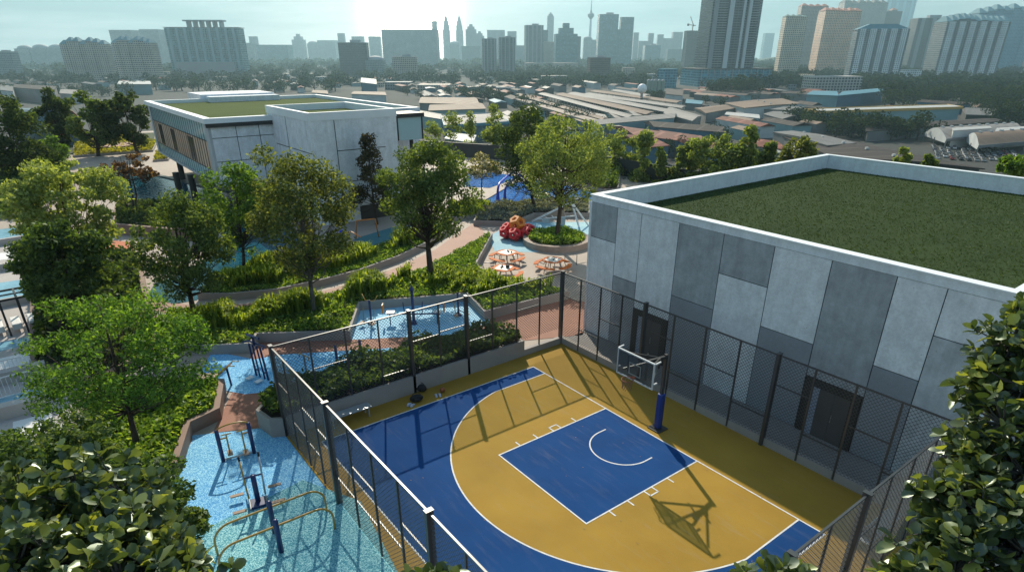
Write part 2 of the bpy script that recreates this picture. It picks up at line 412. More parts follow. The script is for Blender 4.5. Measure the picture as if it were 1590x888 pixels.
# brightening of the low sky round the sun, a thin veil of cloud
gd = ray(640, 22).normalized()
vm = nt.nodes.new('ShaderNodeVectorMath'); vm.operation = 'DOT_PRODUCT'; vm.inputs[1].default_value = gd
nrmz = nt.nodes.new('ShaderNodeVectorMath'); nrmz.operation = 'NORMALIZE'; nt.links.new(tc, nrmz.inputs[0]); nt.links.new(nrmz.outputs[0], vm.inputs[0])
dt = math_(nt, 'MAXIMUM', vm.outputs['Value'], 0.0)
g1 = math_(nt, 'MULTIPLY', math_(nt, 'POWER', dt, 1500.0), 150.0)
g2 = math_(nt, 'MULTIPLY', math_(nt, 'POWER', dt, 55.0), 3.4)
glow = mixc(nt, 1.0, (1.0, .93, .80), math_(nt, 'ADD', g1, g2), 'MULTIPLY')
gm = nt.nodes.new('ShaderNodeVectorMath'); gm.operation = 'SCALE'; gm.inputs[0].default_value = (1.0, .80, .64); nt.links.new(math_(nt, 'ADD', g1, g2), gm.inputs['Scale'])
mp = nt.nodes.new('ShaderNodeMapping'); mp.inputs['Scale'].default_value = (1.2, 1.2, 11.0); nt.links.new(tc, mp.inputs[0])
cl = noise(nt, mp.outputs[0], 3.0, 6, .6)
cloud = ramp(nt, cl, [(.42, (0,0,0)), (.75, (1.7,1.5,1.4))])
tot = mixc(nt, 1.0, mixc(nt, 1.0, tint, cloud, 'ADD'), gm.outputs[0], 'ADD')
for n_ in nt.nodes:
    if n_.type == 'MIX': n_.clamp_result = False
nt.links.new(tot, bg.inputs[0]); bg.inputs[1].default_value = .142
nt.links.new(bg.outputs[0], wo.inputs[0])
sc.view_settings.view_transform = 'Standard'; sc.view_settings.look = 'None'; sc.view_settings.exposure = 0.22; sc.view_settings.gamma = 1.0
sc.view_settings.use_curve_mapping = False
cy = sc.cycles
cy.use_denoising = True; cy.max_bounces = 6; cy.diffuse_bounces = 3; cy.glossy_bounces = 3; cy.transmission_bounces = 4
cy.volume_bounces = 0; cy.transparent_max_bounces = 8; cy.sample_clamp_indirect = 4.0; cy.caustics_reflective = False; cy.caustics_refractive = False
cy.use_adaptive_sampling = True; cy.adaptive_threshold = .015

# ------------------------------------------------------------------ shared materials
YEL = mat('court_yellow', (.39,.24,.04), .8, (.335,.20,.033), .5, .6, .10, 90, .15, 160, spec=.12, scuff=.22, spots=(3.0,.045,(.25,.16,.05)))
BLU = mat('court_blue', (.011,.066,.215), .85, (.009,.054,.18), .5, .6, .07, 90, .12, 160, spec=.08, scuff=.16, spots=(2.2,.03,(.12,.16,.26)))
WHT = mat('line_white', (.78,.78,.76), .7, (.52,.53,.54), 4.5, .7, .12, 30, spec=.2)
CONC = mat('concrete', (.50,.53,.55), .8, (.40,.43,.46), .7, .7, .10, 14, .25, 30, spots=(3.4,.07,(.28,.30,.33)))
CONCL = mat('concrete_light', (.84,.87,.90), .8, (.73,.765,.795), .8, .8, .10, 11, .25, 30, streak=.13, spots=(4.0,.075,(.34,.37,.40)))
CONCD = mat('concrete_dark', (.44,.47,.50), .8, (.375,.405,.43), .8, .8, .08, 14, .2, 30, streak=.2, spots=(3.0,.06,(.18,.2,.22)))
CONCM = mat('concrete_mid', (.58,.61,.64), .8, (.49,.52,.55), .8, .8, .08, 14, .2, 30, streak=.2, spots=(3.0,.06,(.25,.27,.29)))
COPING = mat('coping', (.82,.86,.88), .6, (.73,.77,.79), .6, .7, .08, 20)
JOINT = mat('joint_black', (.03,.033,.036), .7)
ROOFGRASS = mat('roof_turf', (.042,.072,.022), .95, (.024,.046,.015), .35, 1.0, .55, 26, .9, 30, spec=.1)
RAIL = mat('rail_steel', (.08,.085,.09), .40, metal=.55, spec=1.0)
STEEL = mat('fence_steel', (.045,.045,.045), .38, (.035,.035,.036), 2, .5, metal=.0, spec=.8)
WIRE = mat('chain_wire', (.10,.105,.11), .45, metal=.3)
PLWALL = mat('planter_plaster', (.36,.325,.30), .8, (.28,.25,.235), .8, .8, .08, 30)
BRICK = mat('brick_paving', (.35,.155,.10), .8, (.24,.10,.066), .7, .8, .18, 22)
STONE = mat('pale_paving', (.40,.33,.275), .75, (.31,.255,.215), .5, .8, .1, 16)
WALLBRN = mat('brown_wall', (.26,.165,.125), .75, (.2,.125,.095), .8, .6, .1, 20)
SOIL = mat('soil', (.035,.026,.018), .95, (.02,.015,.011), 2, .7, .3, 30)
TURFB = rubber('blue_rubber', (.10,.36,.70), (.40,.74,.92))
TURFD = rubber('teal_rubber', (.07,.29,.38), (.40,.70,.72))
TURFP = mat('pale_play_rubber', (.36,.68,.88), .8, (.22,.52,.80), .25, .9, .10, 20)
NAVY = mat('navy_paint', (.012,.030,.13), .35, (.010,.024,.10), 2, .5, spec=.6)
GOLD = mat('ochre_paint', (.46,.27,.045), .35, (.40,.22,.035), 2, .5, spec=.6)
RUBT = mat('pedal_tan', (.36,.25,.18), .7)
GREYM = mat('grey_metal', (.30,.31,.32), .4, metal=.4)
DARK = mat('dark_frame', (.028,.028,.03), .5)
DOORG = mat('door_grey', (.085,.085,.088), .45, (.07,.07,.073), 1, .5)
ORANGE = mat('orange_seat', (.58,.15,.03), .7, (.46,.115,.025), 3, .5, spec=.2)
TABW = mat('table_white', (.72,.69,.64), .5)
RED = mat('play_red', (.74,.022,.035), .45, (.62,.018,.03), 2, .4, spec=.6)
AMBER = mat('play_amber', (.72,.24,.03), .4, (.62,.19,.02), 2, .4, spec=.6)
PBLUE = mat('play_blue', (.015,.05,.62), .35, (.012,.04,.5), 2, .4, spec=.6)
WMET = mat('white_metal', (.86,.87,.87), .5)
BARK = mat('bark', (.060,.042,.030), .9, (.035,.025,.019), 6, .8, .3, 40)
BARKG = mat('bark_grey', (.13,.115,.10), .9, (.08,.07,.06), 5, .8, .3, 40)
SILV = mat('bench_metal', (.42,.45,.47), .4, (.36,.38,.40), 4, .5, metal=.3)
BLACK = mat('black_cloth', (.015,.015,.017), .8)
SHOE = mat('shoe_white', (.55,.58,.68), .6)
BALL = mat('ball_orange', (.42,.12,.04), .7, fine=.2, fscale=60)
GLASSC, _nt, _o = new_mat('board_acrylic')
_t = N(_nt, 'ShaderNodeBsdfTransparent'); _t.inputs[0].default_value = (.72,.76,.78,1); _g = N(_nt, 'ShaderNodeBsdfPrincipled'); _g.inputs['Base Color'].default_value = (.10,.115,.13,1); _g.inputs['Roughness'].default_value = .15
_x = N(_nt, 'ShaderNodeMixShader'); _x.inputs[0].default_value = .3; _nt.links.new(_t.outputs[0], _x.inputs[1]); _nt.links.new(_g.outputs[0], _x.inputs[2]); _nt.links.new(_x.outputs[0], _o.inputs[0])
L_MID = leafmat('leaf_mid', [(.034,.060,.020),(.064,.108,.032),(.11,.165,.046),(.19,.24,.075)])
L_FEA = leafmat('leaf_feathery', [(.09,.13,.035),(.17,.225,.07),(.26,.32,.12),(.38,.43,.19)])
L_DRK = leafmat('leaf_dark', [(.018,.034,.012),(.032,.056,.018),(.052,.085,.026),(.085,.12,.04)])
L_T4 = leafmat('leaf_fresh', [(.028,.064,.014),(.058,.13,.022),(.105,.21,.034),(.21,.34,.06)])
L_BRT = leafmat('leaf_bright', [(.038,.085,.016),(.068,.14,.024),(.11,.20,.034),(.19,.29,.06)])
L_PAL = leafmat('leaf_pale', [(.07,.11,.03),(.13,.185,.055),(.20,.26,.09),(.30,.36,.14)])
L_OLV = leafmat('leaf_olive', [(.038,.054,.015),(.07,.096,.026),(.125,.155,.045),(.24,.26,.09)])
L_BRZ = leafmat('leaf_bronze', [(.022,.022,.014),(.042,.038,.022),(.07,.055,.028),(.12,.09,.04)])
L_RED = leafmat('leaf_redbrown', [(.04,.018,.012),(.085,.04,.022),(.13,.065,.03),(.16,.11,.05)])
L_BIG = leafmat('leaf_big', [(.024,.044,.020),(.040,.068,.029),(.066,.100,.042),(.11,.150,.058),(.29,.33,.08)], .4, .38, .09, .9)
L_COV = leafmat('leaf_groundcover', [(.032,.075,.015),(.075,.15,.028),(.15,.25,.045),(.30,.39,.10)], .5, .45, .02)
L_STR = leafmat('leaf_blade', [(.05,.095,.014),(.12,.19,.024),(.22,.30,.04),(.38,.43,.08)], .55, .5, .015)
L_SHR = leafmat('leaf_shrub', [(.022,.046,.015),(.042,.08,.024),(.07,.12,.036),(.13,.19,.06)], .5, .45, .02)
L_SIL = leafmat('leaf_silver', [(.07,.085,.085),(.12,.14,.14),(.19,.21,.20),(.28,.30,.28)], .3)
L_YEL = leafmat('leaf_yellow', [(.12,.13,.02),(.2,.21,.035),(.3,.3,.05),(.4,.38,.08)], .4)
L_FLW = leafmat('leaf_flowering', [(.05,.07,.025),(.09,.11,.04),(.13,.15,.07),(.42,.38,.34),(.62,.58,.54)], .4)
POOLB = watermat('pool_blue', (.003,.075,.34), (.012,.15,.50), 3.2, .05, 2.6, .7)
POOLT = watermat('pool_teal', (.004,.055,.085), (.010,.085,.12), 2.6, .06, 1.6, .3)
POOLP = watermat('pool_pale', (.16,.35,.46), (.25,.47,.58), 0, .05, 1.5, .3)
# ------------------------------------------------------------------ podium deck and court
def P2(*pts, z=0.0): return [tuple(at(u, v, z))[:2] for u, v in pts]
deck = [(-128,-60),(27,-60),(27,46),(-46,46),(-70,33),(-128,33)]
struct(M().prism(deck, GZ, -.012), 'podium_deck', STONE)
def sheet(name, poly, z, mt):
    m = M(); n = len(poly); a = sum(poly[i][0]*poly[(i+1)%n][1]-poly[(i+1)%n][0]*poly[i][1] for i in range(n))
    if a < 0: poly = poly[::-1]
    m.add([(p[0],p[1],z) for p in poly], [tuple(range(n))]); return struct(m, name, mt)
X0, X1, Y0, Y1 = -1.25, 16.78, -11.93, 2.95          # fenced yard
sheet('court_floor', [(X0,Y0),(X1,Y0),(X1,Y1),(X0,Y1)], 0.0, YEL)
# blue three-point band, key
R3 = 6.75; ang0 = math.acos(6.6/R3)
arc = [(7.5+R3*cos(t), -1.575-R3*sin(t)) for t in [ang0+(pi-2*ang0)*i/64 for i in range(65)]]
m = M()
inner = [(14.1,0.0)]+arc+[(.9,0.0)]
outer = []
for (x,y) in inner: pass
m.add([(14.1,0,.004),(15,0,.004),(15,-10.93,.004),(14.1,-2.99,.004)], [(3,2,1,0)])
m.add([(.9,0,.004),(0,0,.004),(0,-10.93,.004),(.9,-2.99,.004)], [(0,1,2,3)])
k0 = len(m.v); n = len(arc)
vs = [(x,y,.004) for x,y in arc]+[(15-15*i/(n-1),-10.93,.004) for i in range(n)]
m.add(vs, [(i,i+1,n+i+1,n+i) for i in range(n-1)])
struct(m, 'three_point_band', BLU)
sheet('key_area', [(5.05,0),(9.95,0),(9.95,-5.8),(5.05,-5.8)], .004, BLU)
m = M(); ZL = .008; LW = .055
def line(p, q, w=LW, z=ZL):
    p = Vector(p); q = Vector(q); t = (q-p).normalized(); s = Vector((-t.y, t.x))*w/2
    a, b, c, d = p-s, q-s, q+s, p+s
    m.add([(x.x,x.y,z) for x in (a,b,c,d)], [(0,1,2,3)])
def path(pts, w=LW, z=ZL):
    pts = [Vector(p) for p in pts]; L = []; Rr = []
    for i, p in enumerate(pts):
        t = (pts[min(i+1,len(pts)-1)]-pts[max(i-1,0)]).normalized(); s = Vector((-t.y,t.x))*w/2; L.append(p+s); Rr.append(p-s)
    n = len(pts); m.add([(p.x,p.y,z) for p in Rr]+[(p.x,p.y,z) for p in L], [(i,i+1,n+i+1,n+i) for i in range(n-1)])
h = LW/2
line((0-h,0),(15+h,0)); line((0,-h),(0,-10.93+h)); line((15,-h),(15,-10.93+h)); line((-h,-10.93),(15+h,-10.93))
line((5.05,-h),(5.05,-5.8+h)); line((9.95,-h),(9.95,-5.8+h)); line((5.05-h,-5.8),(9.95+h,-5.8))
path([(14.1,-h),(14.1,-2.9)]+arc+[(.9,-2.9),(.9,-h)])
path([(7.5+1.25*cos(t), -1.575-1.25*sin(t)) for t in [pi*i/28 for i in range(29)]])
line((8.75,-1.2),(8.75,-1.575)); line((6.25,-1.2),(6.25,-1.575))
for s, x in ((-1,5.05),(1,9.95)):
    for y in (-1.75,-3.85,-4.75): line((x+s*h,y),(x+s*.32,y))
    line((x+s*h,-2.6),(x+s*.32,-2.6)); line((x+s*h,-3.0),(x+s*.32,-3.0)); line((x+s*.32,-2.6+h),(x+s*.32,-3.0-h))
struct(m, 'court_lines', WHT)
# low kerb round the yard
m = M().bx(X0-.22,X1+.1,Y1,Y1+.2,0,.34)
tag(m.build('kerb_wall', PLWALL), 'long low grey kerb under the mesh fence in front of the concrete hall', 'kerb')
m = M().bx(X0-.22,X0,.42,Y1-.003,0,.335)
tag(m.build('kerb_wall', PLWALL), 'short low grey kerb under the fence between planter end and fence corner', 'kerb')

# ------------------------------------------------------------------ chain link fences
FH = 3.95
def fence(p, q, n, big, rails, label, skip_ends=(False, False), z0=.34, cap=True):
    p = Vector((p[0],p[1],0)); q = Vector((q[0],q[1],0)); d = (q-p); L = d.length; t = d/L
    root = empty('chain_link_fence', p, label, 'fence', 'mesh fences round the basketball court')
    an = atan2(t.y, t.x)
    xs = [L*i/n for i in range(n+1)] if not isinstance(n, list) else n
    loc = lambda s, z: Vector((t.x*s, t.y*s, z))
    for i, s in enumerate(xs):
        if (i == 0 and skip_ends[0]) or (i == len(xs)-1 and skip_ends[1]): continue
        b = i in big
        mm = M()
        if b:
            mm.box(tuple(loc(s, (FH+.06)/2)), (.13,.20,FH+.06), an)
            M().box(tuple(loc(s, FH+.075)), (.15,.23,.025), an).build('post_cap', RAIL, root)
        else: mm.box(tuple(loc(s, FH/2+.02)), (.06,.06,FH-.06), an)
        mm.build('main_post' if b else 'post', STEEL, root)
    M().bar(loc(0,FH), loc(L,FH), .058, .05).build('top_rail', RAIL, root)
    for i in range(len(xs)-1):
        for hz in rails[i % len(rails)]:
            M().bar(loc(xs[i]+.03,hz), loc(xs[i+1]-.03,hz), .042, .04).build('rail', RAIL, root)
    # woven wire: two families of thin diagonal wires, clipped to the field
    W = M(); st = .15; zt = FH-.03; zb = z0+.02; Hh = zt-zb; r = .0085
    k = -Hh
    def wire(s0, za, s1, zb_):
        a, b = loc(s0, za), loc(s1, zb_); dd = (b-a).normalized(); nn = Vector((-t.y,t.x,0)); w = dd.cross(nn)
        o = len(W.v); vs = []
        for e in (a, b):
            for j in range(3): vs.append(e + nn*(r*cos(2.094*j)) + w*(r*sin(2.094*j)))
        W.add(vs, [(0,1,4,3),(1,2,5,4),(2,0,3,5)])
    while k < L:
        s0, s1 = max(0,k), min(L,k+Hh)
        if s1-s0 > .02:
            wire(s0, zb+(s0-k), s1, zb+(s1-k)); wire(s0, zt-(s0-k), s1, zt-(s1-k))
        k += st
    W.build('wire_mesh', WIRE, root)
    return root
RB = [[2.75],[1.25],[2.35],[1.25]]
fence((-1.35,2.95),(16.68,2.95),[0,1.4,2.8,4.2,5.62,7.25,8.88,10.5,12.13,13.58,15.03,16.48,18.03], (4,8), RB, 'long dark mesh fence in front of the panelled concrete hall, behind the hoop', (True, False))
fence((-1.35,-11.88),(-1.35,2.95), 10, (0,4,6,10), [[.9],[2.55],[],[1.25],[2.5],[2.6],[1.7]], 'dark mesh fence with white lit top rail standing in the shrub planter', z0=.85)
fence((-1.35,-11.88),(16.68,-11.88),[0,1.36,2.72,4.08,5.34,6.97,8.6,10.2,11.87,13.5,15.1,16.6,18.03], (4,8,12), [[2.5,],[1.3],[2.6,1.2],[2.4],[1.2,],[2.5,1.2],[1.5]], 'mesh fence nearest the camera between court and blue rubber exercise yard', (True, False), z0=.02)
fence((16.68,-11.88),(16.68,2.95),[0,1.9,3.8,5.72,7.46,9.2,10.6,12.0,13.42,14.83], (3,5,9), [[2.5],[1.2],[2.4],[2.2],[1.5],[2.4],[1.3]], 'mesh fence on the right end of the court, partly hidden by large leaves', (True, True), z0=.02)
fr = bpy.data.objects['chain_link_fence']
M().box((18.03,0,(FH+.06)/2),(.20,.20,FH+.06)).build('main_post', STEEL, fr)

# ------------------------------------------------------------------ hoop
hr = empty('basketball_hoop', (7.5,.57,0), 'basketball hoop with clear backboard, white frame and blue padded post', 'hoop')
M().box((0,0,.02),(.6,.6,.04)).build('base_plate', STEEL, hr)
M().box((0,0,.86),(.26,.26,1.60)).build('post_pad', mat('pad_blue', (.010,.04,.23), .45), hr, bevel=.05)
mm = M(); mm.box((0,0,1.72),(.12,.12,3.4)); mm.bar((0,.05,3.3),(0,-1.1,3.42),.11,.11); mm.build('post', STEEL, hr)
mm = M()
for s in (-1,1):
    mm.bar((0,-.35,3.36),(s*.72,-1.62,3.72),.06); mm.bar((0,-.35,3.3),(s*.72,-1.62,3.0),.06); mm.bar((s*.3,-.75,3.15),(s*.3,-.75,3.55),.05)
    mm.bar((s*.45,-1.66,3.0),(s*.45,-1.66,3.72),.05)
mm.build('arm', STEEL, hr)
BZ0, BZ1, BY = 2.84, 3.87, -1.77
M().bx(-.87,.87,BY-.012,BY+.012,BZ0+.03,BZ1-.03).build('backboard', GLASSC, hr)
mm = M()
for z in (BZ0,BZ1): mm.bx(-.915,.915,BY-.03,BY+.03,z-.023,z+.023)
for s in (-.89,.89): mm.bx(s-.022,s+.022,BY-.029,BY+.029,BZ0+.023,BZ1-.023)
for s in (-.92,.92):
    mm.bar((s,BY+.03,BZ1),(s,BY+.3,BZ1+.02),.05); mm.bar((s,BY+.03,BZ0+.2),(s,BY+.2,BZ0+.2),.05)
mm.build('backboard_frame', mat('board_frame', (.62,.64,.65), .5), hr)
mm = M()
for z in (3.05,3.5): mm.bx(-.295,.295,BY-.02,BY-.0135,z-.02,z+.02)
for s in (-.275,.275): mm.bx(s-.02,s+.02,BY-.0195,BY-.0135,3.07,3.48)
mm.build('target_square', mat('target_grey', (.25,.27,.28), .5), hr)
rc = (0, BY-.38, 3.0)
mm = M(); mm.tube([(rc[0]+.225*cos(2*pi*i/24), rc[1]+.225*sin(2*pi*i/24), rc[2]) for i in range(24)], .014, 6, closed=True)
mm.bx(-.07,.07,BY-.17,BY-.02,2.96,3.01)
mm.build('rim', mat('rim_red', (.32,.07,.03), .5), hr)
mm = M(); nst = 12
for i in range(nst):
    for sgn in (1,-1):
        pts = []
        for k in range(5):
            a = 2*pi*i/nst + sgn*k*pi/nst; rr = .222-.026*k+(.004*k*k)
            pts.append((rc[0]+rr*cos(a), rc[1]+rr*sin(a), rc[2]-.1*k))
        mm.tube(pts, .007, 4)
mm.build('net', mat('net_rope', (.24,.13,.09), .9), hr)

# ------------------------------------------------------------------ benches and things left on them
def bench(loc, rz, L, label):
    r = empty('slatted_bench', loc, label, 'bench', 'metal benches inside the court fence', rz)
    for j in range(7):
        M().box((0,-.21+.07*j,.45),(L,.052,.03)).build('slat', SILV, r)
    for s in (-1,1):
        M().bar((s*(L/2-.15),-.2,.43),(s*(L/2-.15),-.2,0),.05).build('leg', SILV, r)
        M().bar((s*(L/2-.15),.2,.43),(s*(L/2-.15),.2,0),.05).build('leg', SILV, r)
        M().box((s*(L/2-.15),0,.415),(.05,.42,.03)).build('seat_rail', SILV, r)
    return r
bench((-.82,-9.35,0), pi/2, 1.9, 'long pale metal bench standing against the planter wall')
def bag(loc, rz, s, label):
    r = empty('gym_bag', loc, label, 'bag', None, rz)
    mm = M(); pts = []
    mm.sphere((0,0,.15*s), .2*s, 14, 8, (1.35,.8,.78)); mm.build('bag_body', BLACK, r, True)
    M().tube([(.16*s*cos(pi*i/8),.03,.27*s+.1*s*sin(pi*i/8)) for i in range(9)], .012*s, 5).build('handle', BLACK, r)
    M().box((0,-.15*s,.15*s),(.2*s,.05*s,.1*s)).build('pocket', DARK, r, bevel=.015)
p = at(653,606); bag((p.x+.05,p.y,0), .4, 1.15, 'black gym bag against the planter wall beside the court')
p = at(647,623); bag((p.x,p.y,0), 1.3, 1.15, 'black gym bag beside the white shoes at the blue court edge')
def shoes(p, rz, label):
    r = empty('pair_of_shoes', (p.x,p.y,0), label, 'shoes', None, rz)
    for s in (-1,1):
        mm = M().box((s*.085,0,.03),(.10,.29,.06)); mm.box((s*.085,-.06,.085),(.09,.15,.07), 0, .8)
        mm.build('shoe', SHOE, r, bevel=.02)
shoes(at(638,629.5), .5, 'white shoes lying beside the nearer black gym bag')
shoes(at(680,614.5), 1.2, 'white shoes standing beside the orange basketball')
p = at(687,608.5); r = empty('basketball', (p.x,p.y,.0), 'orange basketball resting on the yellow court edge', 'ball')
M().sphere((0,0,.122), .12, 20, 12).build('ball', BALL, r, True)
mm = M()
for a in ((1,0,0),(0,1,0),(0,0,1)):
    for o in (0,):
        u = Vector(a).orthogonal().normalized(); w_ = Vector(a).cross(u)
        mm.tube([Vector((0,0,.122))+(u*cos(2*pi*i/24)+w_*sin(2*pi*i/24))*.1205 for i in range(24)], .003, 4, closed=True)
mm.build('seam', BLACK, r)
p1, p2 = at(1345,843,.45), at(1372,800,.45); pc = (p1+p2)/2
bench((16.05,1.2,0), pi/2, 2.3, 'slatted bench in deep shade beside the big-leaved tree')
bag((16.02,.42,.465), .3, .95, 'black bag lying on the slatted bench at the right')
# tiny litter of dry leaves on the court
np_mesh_leaf = leaves(np.stack([nr.uniform(-1,16,60), nr.uniform(-11.5,2.5,60), np.full(60,.014)],1), .07, .6, 6.0)
tag(np_mesh('fallen_leaves', np_mesh_leaf, 4, mat('dry_leaf', (.30,.20,.09), .8)), kind='stuff')
# ------------------------------------------------------------------ concrete hall on the right
hb = empty('concrete_hall', (7.4,16.6,0), 'long concrete hall with two-tone panels and a grass roof behind the basketball court', 'building')
HB = Vector((7.4,16.6,0))
def hm(): return M()
def hput(m, name, mt, parent=None, **k):
    m.v = [(x-HB.x,y-HB.y,z) for x,y,z in m.v]; return m.build(name, mt, parent or hb, **k)
BX0, BX1, BYF, BYB = -1.85, 16.66, 5.22, 28.4
hput(hm().bx(BX0+.03,BX1-.03,BYF+.03,BYB-.03,-.05,6.6), 'wall', CONCL)
hput(hm().bx(BX0+.35,BX1-.35,BYF+.35,BYB-.35,6.603,6.66), 'roof_lawn', ROOFGRASS)
# turf pile on the roof: short blades
g_ = np.random.default_rng(3); n_ = 26000
Pg = np.stack([g_.uniform(BX0+.4,BX1-.4,n_)-HB.x, g_.uniform(BYF+.4,BYB-.4,n_)-HB.y, np.full(n_,6.68)],1)
np_mesh('grass_blades', leaves(Pg,.11,.28,.2,0,np.tile([0,0,1.],(n_,1)),-.2,g_), 4, leafmat('roof_blades', [(.022,.042,.012),(.04,.068,.018),(.065,.10,.028)], .3), hb)['kind'] = 'stuff'
m = hm()
T = .34; pz0, pz1 = 6.55, 7.55
m.bx(BX0,BX1,BYF-.03,BYF+T,7.2,pz1-.04); m.bx(BX0,BX1,BYB-T,BYB,7.2,pz1-.04)
m.bx(BX0,BX0+T,BYF+T,BYB-T,7.2,pz1-.04); m.bx(BX1-T,BX1,BYF+T,BYB-T,7.2,pz1-.04)
m.bx(BX0+.03,BX1-.03,BYF+.031,BYF+T-.01,6.601,7.198); m.bx(BX0+.03,BX1-.03,BYB-T+.01,BYB-.03,6.601,7.198)
m.bx(BX0+.03,BX0+T-.01,BYF+T,BYB-T,6.601,7.198); m.bx(BX1-T+.01,BX1-.03,BYF+T,BYB-T,6.601,7.198)
hput(m, 'parapet', mat('parapet_pale', (.80,.85,.89), .75, (.70,.755,.79), .6, .8, .08, 14, streak=.10))
m = hm()
m.bx(BX0-.04,BX1+.04,BYF-.07,BYF+T+.03,pz1-.04,pz1+.02); m.bx(BX0-.04,BX1+.04,BYB-T-.03,BYB+.04,pz1-.04,pz1+.02)
m.bx(BX0-.04,BX0+T+.03,BYF+T+.03,BYB-T-.03,pz1-.04,pz1+.02); m.bx(BX1-T-.03,BX1+.04,BYF+T+.03,BYB-T-.03,pz1-.04,pz1+.02)
hput(m, 'coping', COPING)
hput(hm().bx(BX0-.05,BX0+.10,BYF-.05,BYF+.12,0,7.19), 'corner_trim', mat('trim_white', (.88,.89,.90), .5))
JX = [-1.85,.03,1.6,3.84,6.2,8.55,10.87,13.15,14.7,16.66]
cells = [ # column, z0, z1, material
 (0,5.4,7.2,'D'),(0,0,5.4,'L'),(1,3.7,7.2,'L'),(1,0,3.7,'D'),(2,2.42,7.2,'L'),(3,3.75,7.2,'D'),(3,0,3.75,'D2'),
 (4,5.47,7.2,'D'),(4,0,5.47,'L'),(5,3.78,7.2,'L'),(5,0,3.78,'D2'),(6,2.45,7.2,'D'),(7,3.8,7.2,'L'),(7,0,3.8,'D2'),(8,5.53,7.2,'L'),(8,0,5.53,'M')]
MM = {'L':CONCL,'D':CONCD,'D2':mat('concrete_slate', (.31,.335,.37), .8, (.26,.28,.31), .8, .8, .08, 14, .2, 30),'M':CONCM}
for i, z0, z1, k in cells:
    hput(hm().bx(JX[i]+.018,JX[i+1]-.018,BYF-.012,BYF+.02,z0+.018,z1-.018), 'cladding_panel', MM[k])
hput(hm().bx(BX0+.01,BX1-.01,BYF+.012,BYF+.028,.0,7.19), 'joint_backing', JOINT)
for x0, x1, k in ((1.62,3.82,0),(10.92,13.1,1)):
    m = hm(); m.bx(x0,x0+.34,BYF-.06,BYF+.02,0,2.44); m.bx(x1-.34,x1,BYF-.06,BYF+.02,0,2.44); m.bx(x0+.34,x1-.34,BYF-.06,BYF+.02,2.12,2.44)
    dr = hput(m, 'door', DARK)
    xa, xb = x0+.34, x1-.34; xm = xa+.28
    ch = hput(hm().bx(xa,xm,BYF-.02,BYF+.01,0,2.12), 'side_light', mat('side_light', (.35,.40,.5), .2), dr)
    hput(hm().bx(xm+.02,(xm+xb)/2-.008,BYF-.04,BYF+.01,0,2.11), 'door_leaf', DOORG, dr)
    hput(hm().bx((xm+xb)/2+.008,xb,BYF-.04,BYF+.01,0,2.11), 'door_leaf', DOORG, dr)
    hput(hm().bar(((xm+xb)/2+.07,BYF-.09,.9),((xm+xb)/2+.07,BYF-.09,1.25),.03), 'handle', GREYM, dr)
# the apron in front of the hall
sheet('hall_apron', [(-1.6,3.15),(17,3.15),(17,5.2),(-1.6,5.2)], .004, mat('apron_grey', (.25,.235,.225), .8, (.19,.18,.175), .8, .8, .1, 20))

# ------------------------------------------------------------------ raised clubhouse on the left
CB = Vector((-55,7,0))
cb = empty('raised_clubhouse', CB, 'raised grey concrete clubhouse with sloping glass side, grass roof and dark columns over the pool', 'building')
def cput(m, name, mt, parent=None, **k):
    m.v = [(x-CB.x,y-CB.y,z) for x,y,z in m.v]; return m.build(name, mt, parent or cb, **k)
A0, A1, B0, B1 = -72.5, -43.0, -3.5, 18.4; Zb, Zt = 2.85, 8.75
cput(M().bx(A0,A1,B0+.3,B1,Zb,8.3), 'wall', CONCL)
cput(M().bx(A0+.4,A1-.4,B0+.5,B1-.4,8.303,8.34), 'roof_lawn', mat('club_lawn', (.075,.115,.022), .95, (.052,.085,.016), .2, .9, .4, 9, .6, 12, spec=.1))
m = M(); m.bx(A0-.15,A1+.25,B0-.2,B0+.5,8.3,Zt); m.bx(A0-.15,A1+.25,B1-.4,B1+.1,8.3,Zt); m.bx(A0-.15,A0+.4,B0+.5,B1-.4,8.3,Zt); m.bx(A1-.4,A1+.25,B0+.5,B1-.4,8.3,Zt-.002)
cput(m, 'parapet', COPING)
m = M(); m.bx(A1+.02,A1+.27,B0-.1,B1+.05,7.95,8.298); m.bx(A0,A1+.02,B1+.005,B1+.12,7.95,8.298); cput(m, 'fascia', DARK)
# glazed flank along the pool: glass, timber screen, mullions
yG = B0+.18
cput(M().bx(A0+1.2,A1-1.4,yG,yG+.06,Zb+.05,8.29), 'glass', mat('club_glass', (.62,.86,.90), .1, (.48,.76,.84), .15, .6, spec=1.0))  # sky reflection painted in as a pale cyan base colour
cput(M().bx(A0+1.3,A1-1.5,yG-.035,yG-.003,4.0,6.6), 'timber_screen', stripes('club_timber', (.84,.60,.45), (.48,.31,.21), 1.05, .25, 0, .6, .35, .5))
for x0, x1 in ((A0+4,A0+6.3),(A0+11,A0+13),(A0+19.5,A0+22)):
    cput(M().bx(x0,x1,yG-.05,yG-.036,4.1,6.4), 'dark_window', mat('club_window', (.05,.045,.045), .2))
nm = 27
for i in range(nm+1):
    x = A0+1.2+(A1-1.4-A0-1.2)*i/nm
    cput(M().bx(x-.055,x+.055,yG-.075,yG-.052,Zb+.02,8.28), 'mullion', DARK)
for z in (3.98,6.62):
    cput(M().bx(A0+1.2,A1-1.4,yG-.07,yG-.0515,z-.04,z+.04), 'transom', DARK)
for x0, x1 in ((A0,A0+1.2),(A1-1.4,A1)):
    cput(M().bx(x0,x1,yG-.1,B0+.3,Zb,8.298), 'end_pier', CONC)
cput(M().bx(A0,A1,yG-.06,B1,Zb-.25,Zb-.003), 'floor_slab', CONCM)
def joint(m, x, y0, y1, z, w=.03): m.bx(x, x+.02, y0, y1, z-w, z+w)
